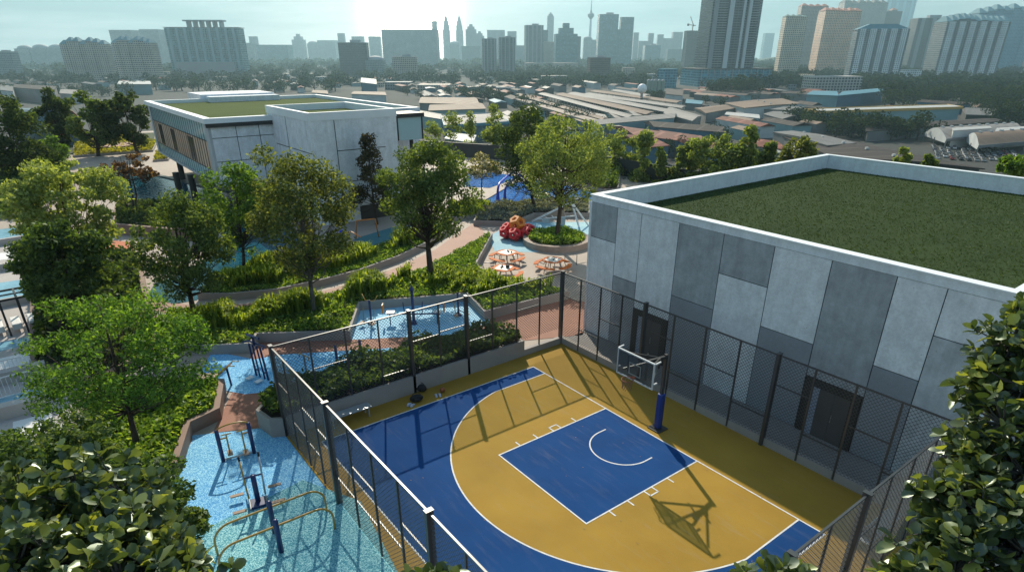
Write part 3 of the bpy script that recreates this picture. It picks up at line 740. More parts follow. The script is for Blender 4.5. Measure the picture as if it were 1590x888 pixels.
for z in (7.0, 4.9): cput(M().bx(A1+.005,A1+.02,B0+.3,2.4,z-.025,z+.025), 'panel_joint', JOINT)
for y in (-1.0,1.1,12.6,15.5): cput(M().bx(A1+.004,A1+.019,y-.025,y+.025,Zb,7.95), 'panel_joint', JOINT)
# forward block
FX, FY0, FY1, FZ = -33.2, 2.4, 10.6, 9.55
cput(M().bx(A1-1.2,FX,FY0,FY1,0,8.9), 'forward_wall', CONCL)
m = M(); m.bx(A1-1.2,FX+.05,FY0-.05,FY0+.3,8.9,FZ); m.bx(A1-1.2,FX+.05,FY1-.3,FY1+.05,8.9,FZ); m.bx(FX-.3,FX+.05,FY0+.3,FY1-.3,8.9,FZ); m.bx(A1-1.2,A1-.9,FY0+.3,FY1-.3,8.9,FZ)
cput(m, 'forward_parapet', COPING)
cput(M().bx(A1-.9,FX-.3,FY0+.3,FY1-.3,8.902,8.95), 'forward_roof_lawn', bpy.data.materials['club_lawn'])
for q_ in ((FX+.004,FX+.02,4.6,4.66,.6,8.88),(FX+.005,FX+.021,4.66,FY1-1.3,6.3,6.36),(FX+.005,FX+.021,FY0+.0,4.6,3.2,3.26),(FX+.005,FX+.021,4.66,FY1,3.6,3.66),(FX+.005,FX+.021,7.5,7.56,.6,3.6),(A1+4,A1+4.06,FY0-.02,FY0-.004,.6,8.88),(A1+.5,FX,FY0-.021,FY0-.005,6.2,6.26)):
    cput(M().bx(*q_), 'panel_joint', JOINT)
cput(M().bx(FX+.003,FX+.03,6.2,9.6,.0,1.3), 'plinth', DARK)
# upper corner box with glazing on the right, its slim legs
GX0, GX1, GY0, GY1 = -44.5,-39.5,10.62,16.9
cput(M().bx(GX0,GX1,GY0,GY1,5.9,8.1), 'corner_room', mat('pale_glazing', (.40,.56,.58), .15, (.34,.50,.52), .2, .6, spec=.8))
m = M(); m.bx(GX0,GX1+.15,GY0,GY1+.15,8.102,8.5); cput(m, 'corner_fascia', DARK)
for y in (GY0+.1,GY0+3.3,GY1-.1): cput(M().bx(GX1+.003,GX1+.07,y-.07,y+.07,5.9,8.1), 'mullion', DARK)
cput(M().bx(GX1+.003,GX1+.06,GY0+.2,GY0+3.2,6.95,7.05), 'transom', DARK)
for y in (GY0+1.2,GY0+3.4,GY0+5.2): cput(M().bx(GX1-.9,GX1-.6,y-.15,y+.15,0,5.9), 'slim_column', DARK)
# rear plant parapet
m = M(); m.bx(-80,A0-.2,3.0,12.5,7.2,9.2); m.bx(A0-.2,-70.5,3.6,12.5,8.345,9.0); cput(m, 'rear_plant_room', CONCL)
for u, v in ((281,306),(304,310),(372,377)):
    p = at(u,v)
    cput(M().cyl((p.x,p.y,-.3),.33,Zb+.05,18), 'column', DARK, smooth=False)
for x, y in ((-66,-2.4),(-58,5),(-66,8),(-50,8),(-50,15)):
    cput(M().cyl((x,y,-.3),.33,Zb+.05,18), 'column', DARK)
# ------------------------------------------------------------------ paths, planters, pools (shapes measured on the deck plane)
sheet('brick_path', P2((330,672),(412,662),(430,600),(470,566),(640,545),(905,520),(915,470),(880,462),(745,500),(545,520),(400,530),(360,610)), .004, BRICK)
# curved garden walk
wl = P2((232,460),(262,470),(305,474),(360,474),(430,467),(500,452),(560,436),(620,414),(675,388),(712,362),(738,345))
wr = P2((225,478),(262,487),(305,489),(360,488),(430,482),(500,468),(560,455),(620,437),(668,414),(715,390),(768,362))
m = M(); n = len(wl); m.add([(x,y,.006) for x,y in wr]+[(x,y,.006) for x,y in wl], [(i,i+1,n+i+1,n+i) for i in range(n-1)])
struct(m, 'garden_walk', mat('walk_pink', (.37,.20,.145), .75, (.29,.15,.105), .6, .8, .1, 24))
sheet('picnic_terrace', P2((700,440),(745,400),(770,385),(740,345),(790,350),(915,372),(912,450),(880,465),(800,460)), .007, STONE)
sheet('play_turf', P2((757,368),(800,345),(915,345),(918,375),(830,392),(768,390)), .011, mat('splash_turf', (.36,.58,.62), .8, (.05,.27,.47), .33, 1.0, .08, 20))
# rubber exercise yards
sheet('exercise_turf', [(-3.35,-15.0)]+P2((296,676),(412,664),(445,668))+[(X0-.2,-11.95),(11,-11.95),(11,-19),(0,-19),(-1.0,-16.2)], .004, TURFB)
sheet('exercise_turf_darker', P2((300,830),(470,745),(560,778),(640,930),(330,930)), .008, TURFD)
sheet('exercise_turf_upper', P2((536,528),(557,476),(742,462),(762,500),(700,520)), .009, TURFP)
sheet('exercise_turf_left', [(min(x,-3.3),y) for x, y in P2((300,597),(330,545),(395,558),(430,550),(600,540),(690,548),(700,575),(420,608),(380,612))], .010, TURFB)
sheet('yard_paving', P2((395,525),(548,520),(540,527),(600,530),(600,541),(430,551),(395,558)), .013, BRICK)

def planter(name_label, poly, h, leaf=None, dens=110, size=.19, hh=.5, wallm=PLWALL, th=.14, blades=0, bl=.9, blm=None, plabel=None, mound=.0, up=.6, z0=0.0):
    """low walled bed: wall ring, soil, ground cover and (optionally) strap-leaved clumps"""
    n = len(poly); a = sum(poly[i][0]*poly[(i+1)%n][1]-poly[(i+1)%n][0]*poly[i][1] for i in range(n))
    if a < 0: poly = poly[::-1]
    c = Vector((sum(p[0] for p in poly)/n, sum(p[1] for p in poly)/n, z0))
    root = empty('planter_bed', c, name_label, 'planter')
    inn = []
    for i in range(n):
        p0, p1, p2 = Vector(poly[i-1]), Vector(poly[i]), Vector(poly[(i+1)%n])
        e1, e2 = (p1-p0).normalized(), (p2-p1).normalized(); n1, n2 = Vector((-e1.y,e1.x)), Vector((-e2.y,e2.x))
        b = (n1+n2); b = b.normalized() if b.length > .1 else n1; k = th/max(.4, b.dot(n1)); inn.append(p1+b*k)
    L = lambda p, z: (p[0]-c.x, p[1]-c.y, z)
    m = M()
    vs = [L(p,-.02) for p in poly]+[L(p,h) for p in poly]+[L(p,h) for p in inn]+[L(p,h-.12) for p in inn]; fs = []
    for r in range(3):
        for i in range(n): fs.append((r*n+i, r*n+(i+1)%n, (r+1)*n+(i+1)%n, (r+1)*n+i))
    m.add(vs, fs); m.build('planter_wall', wallm, root)
    m = M(); m.add([L(p,h-.10) for p in inn], [tuple(range(n))]); m.build('soil', SOIL, root)
    ar = area(poly)
    if leaf:
        k = int(ar*dens); P = in_poly([tuple(p) for p in inn], k)
        # uneven carpet: tufts of differing height
        ph = nr.random(2)*9
        hgt = (.30+.7*(.5+.5*np.sin(P[:,0]*1.7+ph[0])*np.cos(P[:,1]*1.9+ph[1])))*hh
        hgt = hgt*(.75+.5*nr.random(k))
        if mound:
            d = np.hypot(P[:,0]-c.x, P[:,1]-c.y); d /= d.max(); hgt = hgt + mound*(1-d**2)
        z = h-.08 + hgt*(.25+.75*nr.random(k)**.6)
        Q = np.stack([P[:,0]-c.x, P[:,1]-c.y, z],1)
        o = np_mesh('ground_cover', leaves(Q, size, .62, up), 4, leaf, root)
        o['kind'] = 'stuff'
    return root, inn, c
def straps(poly, h, n, L, mt, label, per=16, wdt=.085, z0=0.0):
    P = in_poly([tuple(p) for p in poly], n); V = []
    for q in P:
        f_ = sin(q[0]*1.1+.4)*cos(q[1]*1.3)+.5*sin(q[0]*2.7+q[1]*2.1)
        if f_ < -.45 and nr.random() < .85: continue
        k = per; an = nr.random(k)*2*pi; le = L*(.78+.25*f_)*(.55+.6*nr.random(k)); lean = .10+.42*nr.random(k)
        d = np.stack([np.cos(an), np.sin(an), np.zeros(k)],1); s = np.stack([-np.sin(an), np.cos(an), np.zeros(k)],1)*wdt*.5
        b = np.array([q[0],q[1],h]) + d*.06
        p1 = b + d*(lean*le*.18)[:,None] + np.array([0,0,1.])*(le*.5)[:,None]
        p2 = b + d*(lean*le*.48)[:,None] + np.array([0,0,1.])*(le*.85)[:,None]
        p3 = b + d*(lean*le*.85)[:,None] + np.array([0,0,1.])*(le*.82)[:,None]
        V += [np.stack([b-s*.6,b+s*.6,p1+s,p1-s],1), np.stack([p1-s,p1+s,p2+s*.8,p2-s*.8],1), np.stack([p2-s*.8,p2+s*.8,p3+s*.1,p3-s*.1],1)]
    V = np.concatenate([v.reshape(-1,3) for v in V])
    o = np_mesh('strap_leaf_plants', V, 4, mt)
    return tag(o, label, 'plants', kind='stuff')

# shrub planter along the left side of the court
shr = [(X0,-11.9),(X0,.42),(-3.6,.42),(-4.0,-3.0),(-4.4,-7.0),(-3.9,-11.3),(-2.6,-12.6),(-1.5,-12.4)]
planter('long planter of dark leafy shrubs between court and exercise yard', shr, .85, L_SHR, 260, .22, .85)
# big middle bed
midb = P2((300,552),(393,548),(402,532),(545,528),(560,482),(725,468),(752,497),(884,464),(848,456),(772,448),(740,420),(765,372),(742,380),(700,405),(655,428),(610,445),(560,458),(500,471),(430,485),(360,491),(305,492),(262,490),(255,520))
r_, inn_, c_ = planter('broad central bed of strap-leaved plants and glossy ground cover', midb, .55, L_COV, 150, .19, .35)
straps(P2((300,510),(400,500),(520,480),(560,462),(640,440),(600,465),(545,478),(470,500),(390,520),(300,530)), .5, 420, 1.35, L_STR, 'tall strap-leaved plants in the left of the central bed')
straps(P2((590,462),(690,436),(735,436),(775,453),(860,460),(845,464),(745,470),(640,455)), .5, 360, .95, L_STR, 'sunlit strap-leaved plants before the picnic terrace')
# bed between walk and teal pool
upb = P2((308,466),(360,466),(430,459),(500,444),(560,428),(620,406),(670,381),(706,358),(690,352),(640,366),(600,384),(540,404),(480,408),(420,412),(390,414),(350,440))
planter('long curved bed of grassy plants between teal pool and garden walk', upb, .45, L_COV, 150, .18, .3)
straps(P2((335,452),(400,420),(430,418),(520,412),(600,392),(680,360),(700,358),(660,380),(600,402),(520,428),(440,448),(360,460)), .4, 480, 1.25, L_STR, 'grassy strap-leaved plants between teal pool and walk')
# round planter with the pale tree
rc_ = at(864,378); rp = [(rc_.x+2.75*cos(2*pi*i/40), rc_.y+2.75*sin(2*pi*i/40)) for i in range(40)]
planter('round planter with dense green cover under the pale-crowned tree', rp, .5, L_COV, 170, .2, .45, mat('planter_taupe', (.36,.28,.235), .75), .45, mound=.45)
# silver shrubs behind the climber
silb = P2((735,350),(795,352),(830,338),(915,338),(915,318),(830,318),(750,325))
planter('bed of silver-grey shrubs between climbing dome and blue pool', silb, .45, L_SIL, 190, .2, .55)
ylb = P2((690,345),(755,338),(762,322),(700,322))
planter('bed of yellow-green grasses beside the silver shrubs', ylb, .4, L_STR, 60, .2, .3)
straps(ylb, .35, 160, .8, L_STR, 'yellow-green grass clumps behind the tall tree by the pool deck')
# left-hand groundcover bed and its brown wall
lgb = P2((352,604),(345,650),(300,672),(282,732),(262,760),(180,760),(120,700),(150,600),(270,600))
planter('left bed of glossy ground cover beside the blue rubber yard', lgb, .55, L_COV, 190, .24, .35, WALLBRN, .25)
# far beds
planter('sunlit yellow-green bed near the raised clubhouse', P2((115,245),(238,236),(245,222),(180,212),(115,225)), .3, L_YEL, 22, .4, .5)
planter('small yellow shrub bed at the clubhouse columns', P2((238,252),(262,250),(268,240),(242,240)), .3, L_YEL, 30, .4, .5)
planter('dark shrub bed below the red-leaved tree', P2((178,360),(300,366),(310,330),(235,322),(180,330)), .6, L_DRK, 70, .3, .8, WALLBRN, .3)

planter('dark undergrowth bed beneath the feathery light green tree', P2((50,575),(50,430),(120,395),(220,402),(232,470),(255,520),(230,560),(150,600)), .4, L_DRK, 60, .34, .9, WALLBRN, .3)
planter('dark shrub bed on the rim right of the pale-crowned tree', P2((876,262),(965,262),(960,298),(935,300),(880,284)), .4, L_SHR, 50, .34, 1.3)
planter('dark shrub bed under the tall greyish tree at the left edge', P2((-40,255),(50,238),(104,250),(118,290),(60,335),(-40,345)), .4, L_SHR, 26, .5, 1.3)
sheet('play_lawn', P2((20,240),(60,212),(240,206),(240,222),(120,240)), .006, mat('lawn', (.05,.075,.025), .95, (.03,.045,.016), .3, .8, .4, 8))
# pools
sheet('lagoon_water', P2((165,262),(200,262),(250,275),(320,292),(420,310),(470,380),(440,405),(395,418),(345,446),(305,466),(270,472),(228,462),(240,440),(300,420),(345,380),(345,345),(270,330),(220,318),(180,295)), .012, POOLT)
sheet('childrens_pool', P2((742,316),(800,284),(848,281),(925,300),(925,330),(830,322)), .012, POOLB)
sheet('far_pool', P2((720,290),(726,270),(770,268),(806,276),(760,292)), .012, POOLB)
sheet('pool_deck', P2((690,330),(725,292),(765,293),(800,280),(815,284),(742,318),(720,330)), .009, STONE)
sheet('lagoon_deck', P2((150,250),(240,235),(300,255),(380,300),(320,290),(250,273),(200,259),(160,258)), .008, STONE)
sheet('round_island', P2((170,322),(205,312),(240,320),(238,333),(200,338),(172,334)), .016, STONE)
m = M(); q = P2((750,318),(926,330))
# pool edges (raised coping)
def coping_strip(name, pts, w, z, mt=STONE):
    global m
    m = M(); pts_ = [Vector(p) for p in pts]
    for a_, b_ in zip(pts_, pts_[1:]): m.bar((a_.x,a_.y,z/2),(b_.x,b_.y,z/2),w,z)
    return struct(m, name, mt)
coping_strip('lagoon_edge', P2((165,261),(200,261),(250,274),(320,291),(420,309)), .5, .12, mat('edge_dark', (.05,.06,.06), .4))
coping_strip('pool_edge', P2((742,317),(800,283),(848,280),(926,299)), .35, .1)
# low dark wall at the podium rim behind the children's pool
def wall_thing(name, pts, w, h, mt, label, cat='wall', z=0):
    m = M()
    for a_, b_ in zip(pts, pts[1:]): m.bar((a_[0],a_[1],z+h/2),(b_[0],b_[1],z+h/2),w,h)
    return tag(m.build(name, mt), label, cat)
wall_thing('rim_wall', [(-69,31),(-46,43),(-2,43)], .3, 2.0, mat('rim_dark', (.035,.042,.045), .6), 'dark boundary wall behind the blue children\'s pool')
wall_thing('brown_garden_wall', P2((170,362),(235,368),(300,374)), .3, .9, WALLBRN, 'curved brown garden wall beneath the dark shrubs at the lagoon')
# ------------------------------------------------------------------ garden trees: foot and crown extents read off the photo, met at the foot's own distance
def ground_at_Y(u, Y, z=0.0):
    lo, hi = 95.0, 880.0
    d = ray(u, 300)
    best = min((abs(at(u, v, z).y-Y), v) for v in [100+.5*i for i in range(1400)] if ray(u, v).z < -1e-3)
    return at(u, best[1], z)
def ptree(foot, box, ml, label, mb=BARK, z0=0.0, **k):
    b = at(foot[0], foot[1], z0) if not isinstance(foot, Vector) else foot
    uL, uR, vT, vB = box; c = at_depth((uL+uR)/2, (vT+vB)/2, b); s = px_scale(c)
    rx = (uR-uL)/2*s; rz = (vB-vT)/2*s*1.02
    return tree(b, c, (rx, rx, rz), ml, mb, label, **k)
G1 = 'trees standing in the garden beds'
ptree((668,450),(586,736,222,376), L_MID, 'tall round-crowned tree with forked trunk in the bed above the mesh fence', nclump=46, nleaf=15000, leaf=.20, trunk=.22, clump=.27, group=G1)
ptree((490,495),(383,552,228,450), L_OLV, 'olive-leaved tree with slender pale trunk left of the court fence', mb=BARKG, nclump=42, nleaf=15000, leaf=.18, trunk=.16, clump=.26, group=G1, flat=.8, aspect=.6)
ptree((307,515),(206,354,298,474), L_MID, 'spreading dark green tree with three limbs beside the curved walk', nclump=42, nleaf=14000, leaf=.19, trunk=.17, clump=.27, group=G1, fork=.5)
ptree((215,705),(44,312,440,660), L_T4, 'large bright green tree rising from the left ground cover bed', nclump=46, nleaf=16000, leaf=.15, trunk=.13, clump=.23, group=G1, aspect=.42)
ptree((864,374),(806,950,178,322), L_PAL, 'pale yellow-green tree in the round planter', nclump=48, nleaf=14000, leaf=.22, trunk=.2, clump=.27, group=G1, z0=.45, fork=.5)
ptree((832,328),(768,868,163,312), L_DRK, 'dark tree behind the pale-crowned tree at the blue pool', nclump=36, nleaf=7000, leaf=.26, trunk=.17, clump=.29, group=G1)
ptree((585,348),(534,614,206,322), L_BRZ, 'conical bronze-leaved tree against the concrete clubhouse wall', nclump=32, nleaf=5200, leaf=.24, trunk=.13, clump=.25, group=G1, shape='cone')
ptree((118,470),(24,190,246,398), L_FEA, 'feathery light green tree with wide flat crown at the left', nclump=46, nleaf=13000, leaf=.25, trunk=.15, clump=.27, group=G1, flat=.5)
ptree((92,530),(26,166,338,488), L_SHR, 'very dark broad tree below the feathery light green one', nclump=44, nleaf=14000, leaf=.23, trunk=.15, clump=.29, group=G1)
ptree((378,425),(316,428,248,398), L_BRT, 'bright green tree in front of the clubhouse corner', nclump=34, nleaf=7500, leaf=.24, trunk=.13, clump=.29, group=G1)
ptree((207,338),(160,242,234,296), L_RED, 'small red-brown tree with several bare stems by the lagoon', nclump=24, nleaf=1500, leaf=.30, trunk=.10, clump=.2, group=G1, shape='umbrella', stems=3, fork=.35)
ptree((25,285),(-30,72,148,290), L_DRK, 'tall greyish green tree at the left picture edge', nclump=34, nleaf=6500, leaf=.42, trunk=.22, clump=.28, group=G1)
ptree((88,236),(60,114,145,226), L_DRK, 'dark narrow tree between the tall left tree and the play tunnel', nclump=24, nleaf=3800, leaf=.55, trunk=.25, clump=.3, group=G1)
ptree((153,242),(108,176,141,238), L_MID, 'dark round tree behind the yellow-green bed', nclump=30, nleaf=4200, leaf=.55, trunk=.3, clump=.29, group=G1)
ptree((215,240),(164,230,137,236), L_DRK, 'dark tree touching the left end of the clubhouse', nclump=30, nleaf=4200, leaf=.55, trunk=.3, clump=.29, group=G1)
ptree((85,268),(62,106,214,262), L_BRT, 'low bright bush before the orange slide', nclump=18, nleaf=2600, leaf=.35, trunk=.12, clump=.36, cat='bush', name='round_bush')
ptree((747,325),(716,782,232,286), L_FLW, 'small flowering tree on the pool deck', nclump=26, nleaf=2300, leaf=.25, trunk=.085, clump=.24, shape='umbrella', stems=1)
ptree((697,318),(676,716,238,282), L_FLW, 'small flowering tree half behind the tall round-crowned tree', nclump=18, nleaf=1400, leaf=.25, trunk=.08, clump=.26, shape='umbrella')
b = at(747,325); P_, d_ = in_ellipsoid(260, (0,0,.25), (1.0,1.0,.3))
o = np_mesh('yellow_shrub', leaves(P_,.2,.5,.6)+0, 4, L_YEL); o.location = b; tag(o, 'yellow shrub ring round the foot of the flowering tree', 'shrub')
# slim young trees on the rim behind the pool and behind the hall
slim = [(672,37,652,694,196,280,'whorled slim tree at the clubhouse glass corner'),
 (735,41,716,756,178,262,'whorled slim tree between the grey sheds and the flowering tree'),
 (830,43,812,850,170,262,'slim mid-green tree behind the dark crown at the pool'),
 (905,43,884,930,205,300,'slim mid-green tree behind the pale crown, low on the rim'),
 (978,44,960,998,214,296,'leafy slim tree left of the pale topped one'),
 (1070,44,1052,1088,216,290,'leafy slim tree left of the tallest pale one'),
 (1120,44,1100,1142,210,290,'leafy slim tree between the tallest pale one and the bush mound'),
 (1190,44,1172,1210,222,276,'short leafy tree right of the bush mound'),
 (703,38,684,726,172,275,'whorled slim tree left of the flowering tree, before the grey sheds'),
 (766,40,744,790,166,250,'whorled slim tree above the flowering tree, before the blue shed'),
 (802,41,786,818,171,255,'slim dark tree squeezed against the dark crown by the pool'),
 (957,43,930,978,195,305,'leafy slim tree touching the right side of the pale-crowned tree'),
 (1003,42,980,1014,203,305,'pale topped slim tree before the blue wall of the red-roofed sheds'),
 (1024,42,1012,1034,226,300,'shorter slim tree right beside the pale topped one'),
 (1052,43,1040,1066,230,285,'short slim tree left of the tall pale pair behind the hall'),
 (1088,43,1066,1112,203,290,'tallest pale slim tree behind the hall parapet'),
 (1158,44,1142,1176,195,272,'slim tree whose pale tip rises over the dark bush mound'),
 (1218,43,1206,1230,238,262,'small tip of a young tree just above the hall parapet'),
 (1398,42,1386,1412,229,258,'young pale tree tip in front of the long dark roof'),
 (1440,42,1427,1454,240,262,'lower young tree tip right of the one in front of the dark roof')]
for u, Y, uL, uR, vT, vB, lab in slim:
    ptree(ground_at_Y(u, Y), (uL,uR,vT,vB+22), L_PAL if 'pale' in lab or 'whorled' in lab else L_MID, lab, name='young_tree', nclump=24, nleaf=3000, leaf=.40, trunk=.08, clump=.3, shape='column', aspect=.45, group='young trees along the deck rim')
ptree(ground_at_Y(1128,43),(1092,1192,226,310), L_MID, 'dark green bush mound behind the hall', nclump=30, nleaf=4500, leaf=.36, trunk=.14, clump=.32, cat='bush', name='round_bush')
ptree(ground_at_Y(1240,43),(1208,1270,207,280), L_OLV, 'grey-brown thin-leaved tree behind the hall roof corner', nclump=26, nleaf=2600, leaf=.34, trunk=.1, clump=.28, name='broadleaf_tree')
ptree(ground_at_Y(1572,40),(1552,1604,240,280), L_BRT, 'bright green tree behind the hall at the right edge', nclump=22, nleaf=2400, leaf=.36, trunk=.1, clump=.3)
for i, (u, Y, a_, b_, c_, d_, lab) in enumerate([(720,42,690,760,238,272,'low dark hedge shrub on the rim left of the slim whorled trees'),(905,42,872,945,262,300,'low dark shrub at the rim wall behind the pool'),
   (890,44,860,920,255,300,'tall dark shrub at the rim right behind the pale-crowned tree trunk'),(640,33,615,668,235,275,'dark shrub beside the clubhouse legs on the rim'),
   (985,43,950,1020,270,305,'broad-leaved dark shrub between the slim trees'),(1060,43,1030,1090,270,300,'broad-leaved dark shrub against the hall parapet')]):
    ptree(ground_at_Y(u,Y),(a_,b_,c_,d_), L_SHR, lab, name='rim_shrub', nclump=14, nleaf=1500, leaf=.4, trunk=.06, clump=.4, cat='shrub')

# ------------------------------------------------------------------ large-leaved trees close to the camera
def bigtree(lobes, label, foot=None, leaf=.25, twigs=34, ml=L_BIG):
    """lobes: (u, v, radius px, distance); rosettes of ovate leaves at twig ends, on limbs from one trunk"""
    g = np.random.default_rng(int(lobes[0][0]))
    C = []
    for u, v, r, d in lobes:
        dr = ray(u, v); C.append((CAM+dr*d, r*d/FPX))
    base = foot or Vector((sum(c.x for c, _ in C)/len(C), sum(c.y for c, _ in C)/len(C), 0.0))
    root = empty('large_leaved_tree', base, label, 'tree', 'large-leaved trees close to the camera')
    m = M(); top = Vector((0,0,min(c.z for c, _ in C)*.72)); V = []
    m.tube([Vector((0,0,-.05)), top*.5+Vector((.06,.03,0)), top], [.13,.1,.075], 9)
    for c, r in C:
        cc = c-base
        m.tube([top, top.lerp(cc,.5)+Vector((0,0,-.15)), cc], [.06,.035,.014], 6)
        k = int(twigs*(r/.6)**2)+6
        P, d = in_ellipsoid(k, (0,0,0), (r,r,r*.9), .1, g); P = P*(.62+.68*g.random((k,1))**1.3) + np.array(cc)
        for p, dd in zip(P, d):
            dirv = dd*.8 + np.array([0,0,.75]); dirv /= np.linalg.norm(dirv)
            q = Vector(p)
            m.tube([cc.lerp(q,.15), cc.lerp(q,.6)+Vector((0,0,-.03)), q], [.016,.010,.005], 5, False)
            nl = g.integers(6,10); an = g.random()*6 + 2.4*np.arange(nl); el = .25+.95*(np.arange(nl)/nl)
            u1 = np.cross(dirv, [0.3,.2,1.]); u1 /= np.linalg.norm(u1); u2 = np.cross(dirv, u1)
            T = (np.cos(an)*np.cos(el))[:,None]*u1 + (np.sin(an)*np.cos(el))[:,None]*u2 + np.sin(el)[:,None]*dirv
            off = np.array(p) - dirv*(np.linspace(.10,0,nl))[:,None]
            V.append(big_leaves(off, leaf*(1.05-.35*np.arange(nl)/nl)[:,None], T, .55, g))
    leaf_mesh('crown', np.concatenate(V), ml, root)
    m.build('trunk', BARKG, root, True)
    return root
bigtree([(40,800,95,8.2),(120,775,80,8.4),(190,770,70,8.2),(215,830,75,7.6),(270,880,62,7.2),(100,870,110,7.4),(20,900,120,7.2),(310,920,50,6.9),(190,910,90,7.0)], 'broad large-leaved tree crown filling the lower left corner', leaf=.20, twigs=54)
bigtree([(1570,530,58,8.0),(1535,585,50,7.9),(1590,600,75,7.8),(1560,660,75,7.6),(1520,715,55,7.5),(1590,740,95,7.3),(1478,765,48,7.4),(1458,818,44,7.2),(1520,800,85,7.1),(1425,888,46,6.9),(1480,890,90,6.8),(1590,860,110,6.9),(1590,490,30,8.1)], 'tall large-leaved tree climbing the right picture edge', leaf=.18, twigs=52)
bigtree([(1195,893,34,7.2),(1250,905,30,7.1),(1150,900,20,7.2)], 'top of a large-leaved tree poking up at the bottom edge beside the fence', leaf=.20, twigs=40)
bigtree([(668,898,24,7.6),(700,905,26,7.5),(640,902,16,7.5)], 'small leafy tree tip at the bottom edge below the near fence', leaf=.19, twigs=44)
# dense small-leaved shrubs behind the lower left tree
def pshrub(u, v, r, d, ml, label, lf=.13, n=5200):
    c = CAM + ray(u, v)*d; R = r*d/FPX
    tree((c.x, c.y, .5), c, (R, R, max(.6, min(R*.85, c.z-.9))), ml, BARKG, label, name='tall_shrub', nclump=34, nleaf=n, leaf=lf, trunk=.06, clump=.30, cat='shrub', group='dense shrubs at the lower left', aspect=.55)
pshrub(45,715,80,17.5, L_SHR, 'dark small-leaved shrub at the left edge above the large leaves')
pshrub(118,700,66,17.0, L_MID, 'lighter green small-leaved shrub below the bright green tree', n=6000)
pshrub(225,765,75,15.5, L_SHR, 'dark shrub between ground cover and large-leaved crown', n=6000)
pshrub(270,815,48,14.2, L_MID, 'small shrub spilling over the edge of the blue rubber', n=3600)
pshrub(15,745,80,15.5, L_SHR, 'low dark shrub at the left edge behind the large leaves', n=4500)
# ------------------------------------------------------------------ the city below: ground, sheds, towers, trees, haze
m = M(); S = 4600.0; n = 28
vs = [(-S+2*S*i/n+CAM.x, -S+2*S*j/n+CAM.y, GZ) for j in range(n+1) for i in range(n+1)]
m.add(vs, [(j*(n+1)+i, j*(n+1)+i+1, (j+1)*(n+1)+i+1, (j+1)*(n+1)+i) for j in range(n) for i in range(n)])
struct(m, 'ground', mat('city_ground', (.036,.036,.034), .95, (.014,.022,.013), .012, 1.0, .3, .2))
# hills on the horizon
def ridge(name, u0, u1, d, h, seed, base=-40):
    g = random.Random(seed); m = M(); k = 60; top = []; 
    for i in range(k+1):
        u = u0+(u1-u0)*i/k; r_ = ray(u, 83); r_ = Vector((r_.x,r_.y,0)).normalized(); c = Vector((CAM.x,CAM.y,0))+r_*d
        hh = h*(.35+.65*sin(pi*i/k)**.8)*(.75+.3*sin(i*.31+seed)+.12*sin(i*.9+seed*2)+.05*g.random())
        top.append((c, r_, hh))
    for c, r_, hh in top: m.v += [tuple(c-r_*350+Vector((0,0,GZ-5))), tuple(c+Vector((0,0,GZ+hh))), tuple(c+r_*350+Vector((0,0,GZ-5)))]
    for i in range(k):
        a = i*3; b = a+3; m.f += [(a,b,b+1,a+1),(a+1,b+1,b+2,a+2)]
    return struct(m, name, mat('hill_green', (.05,.075,.04), .95, (.03,.05,.03), .01, .8), True)
ridge('hills', -260, 330, 4150, 62, 3)
ridge('hills', 1040, 1900, 4100, 60, 8)

WIN = (.06,.085,.10)
FM = {
 'pale': facade('facade_pale', (.42,.44,.45), WIN, 4, 3.4), 'grey': facade('facade_grey', (.20,.23,.25), (.05,.075,.09), 3.6, 3.4, (.15,.85)),
 'teal': facade('facade_teal', (.16,.30,.34), (.04,.13,.17), 3.6, 3.4, (.1,.9), (.25,.9)), 'cream': facade('facade_cream', (.80,.66,.50), (.035,.04,.045), 3.4, 3.2, (.25,.78), (.32,.8)),
 'orange': facade('facade_peach', (.86,.56,.38), (.045,.045,.05), 3.4, 3.2, (.28,.76), (.32,.8)), 'white': facade('facade_white', (.86,.87,.88), (.05,.06,.07), 3.1, 3.1, (.25,.78), (.3,.8)),
 'dark': facade('facade_dark', (.060,.065,.07), (.035,.05,.06), 3.6, 3.4, (.12,.88)), 'brown': facade('facade_brown', (.115,.062,.052), (.05,.04,.04), 3.6, 3.4),
 'blue': facade('facade_blue', (.20,.40,.52), (.045,.12,.17), 3.4, 3.2, (.25,.78), (.3,.8)), 'beige': facade('facade_beige', (.48,.40,.34), (.045,.05,.055), 3.6, 3.3),
 'grid': facade('facade_grid', (.52,.48,.44), (.03,.032,.035), 4.2, 3.2, (.2,.85), (.25,.85)), 'bigdark': facade('facade_balcony', (.13,.145,.16), (.022,.032,.04), 5.2, 3.5, (.06,.94), (.28,.95)),
 'glass': facade('facade_glass', (.09,.32,.42), (.03,.16,.24), 4.5, 3.6, (.08,.92), (.18,.9), winrough=.1)}
ROOFR = mat('tile_red', (.30,.10,.06), .8); ROOFG = mat('tile_green', (.07,.16,.15), .8); ROOFB = mat('tile_blue', (.05,.19,.25), .8); ROOFD = mat('roof_dark', (.06,.06,.062), .8)
PIER = mat('pier_white', (.66,.68,.69), .7); PIERG = mat('pier_grey', (.30,.32,.34), .7)
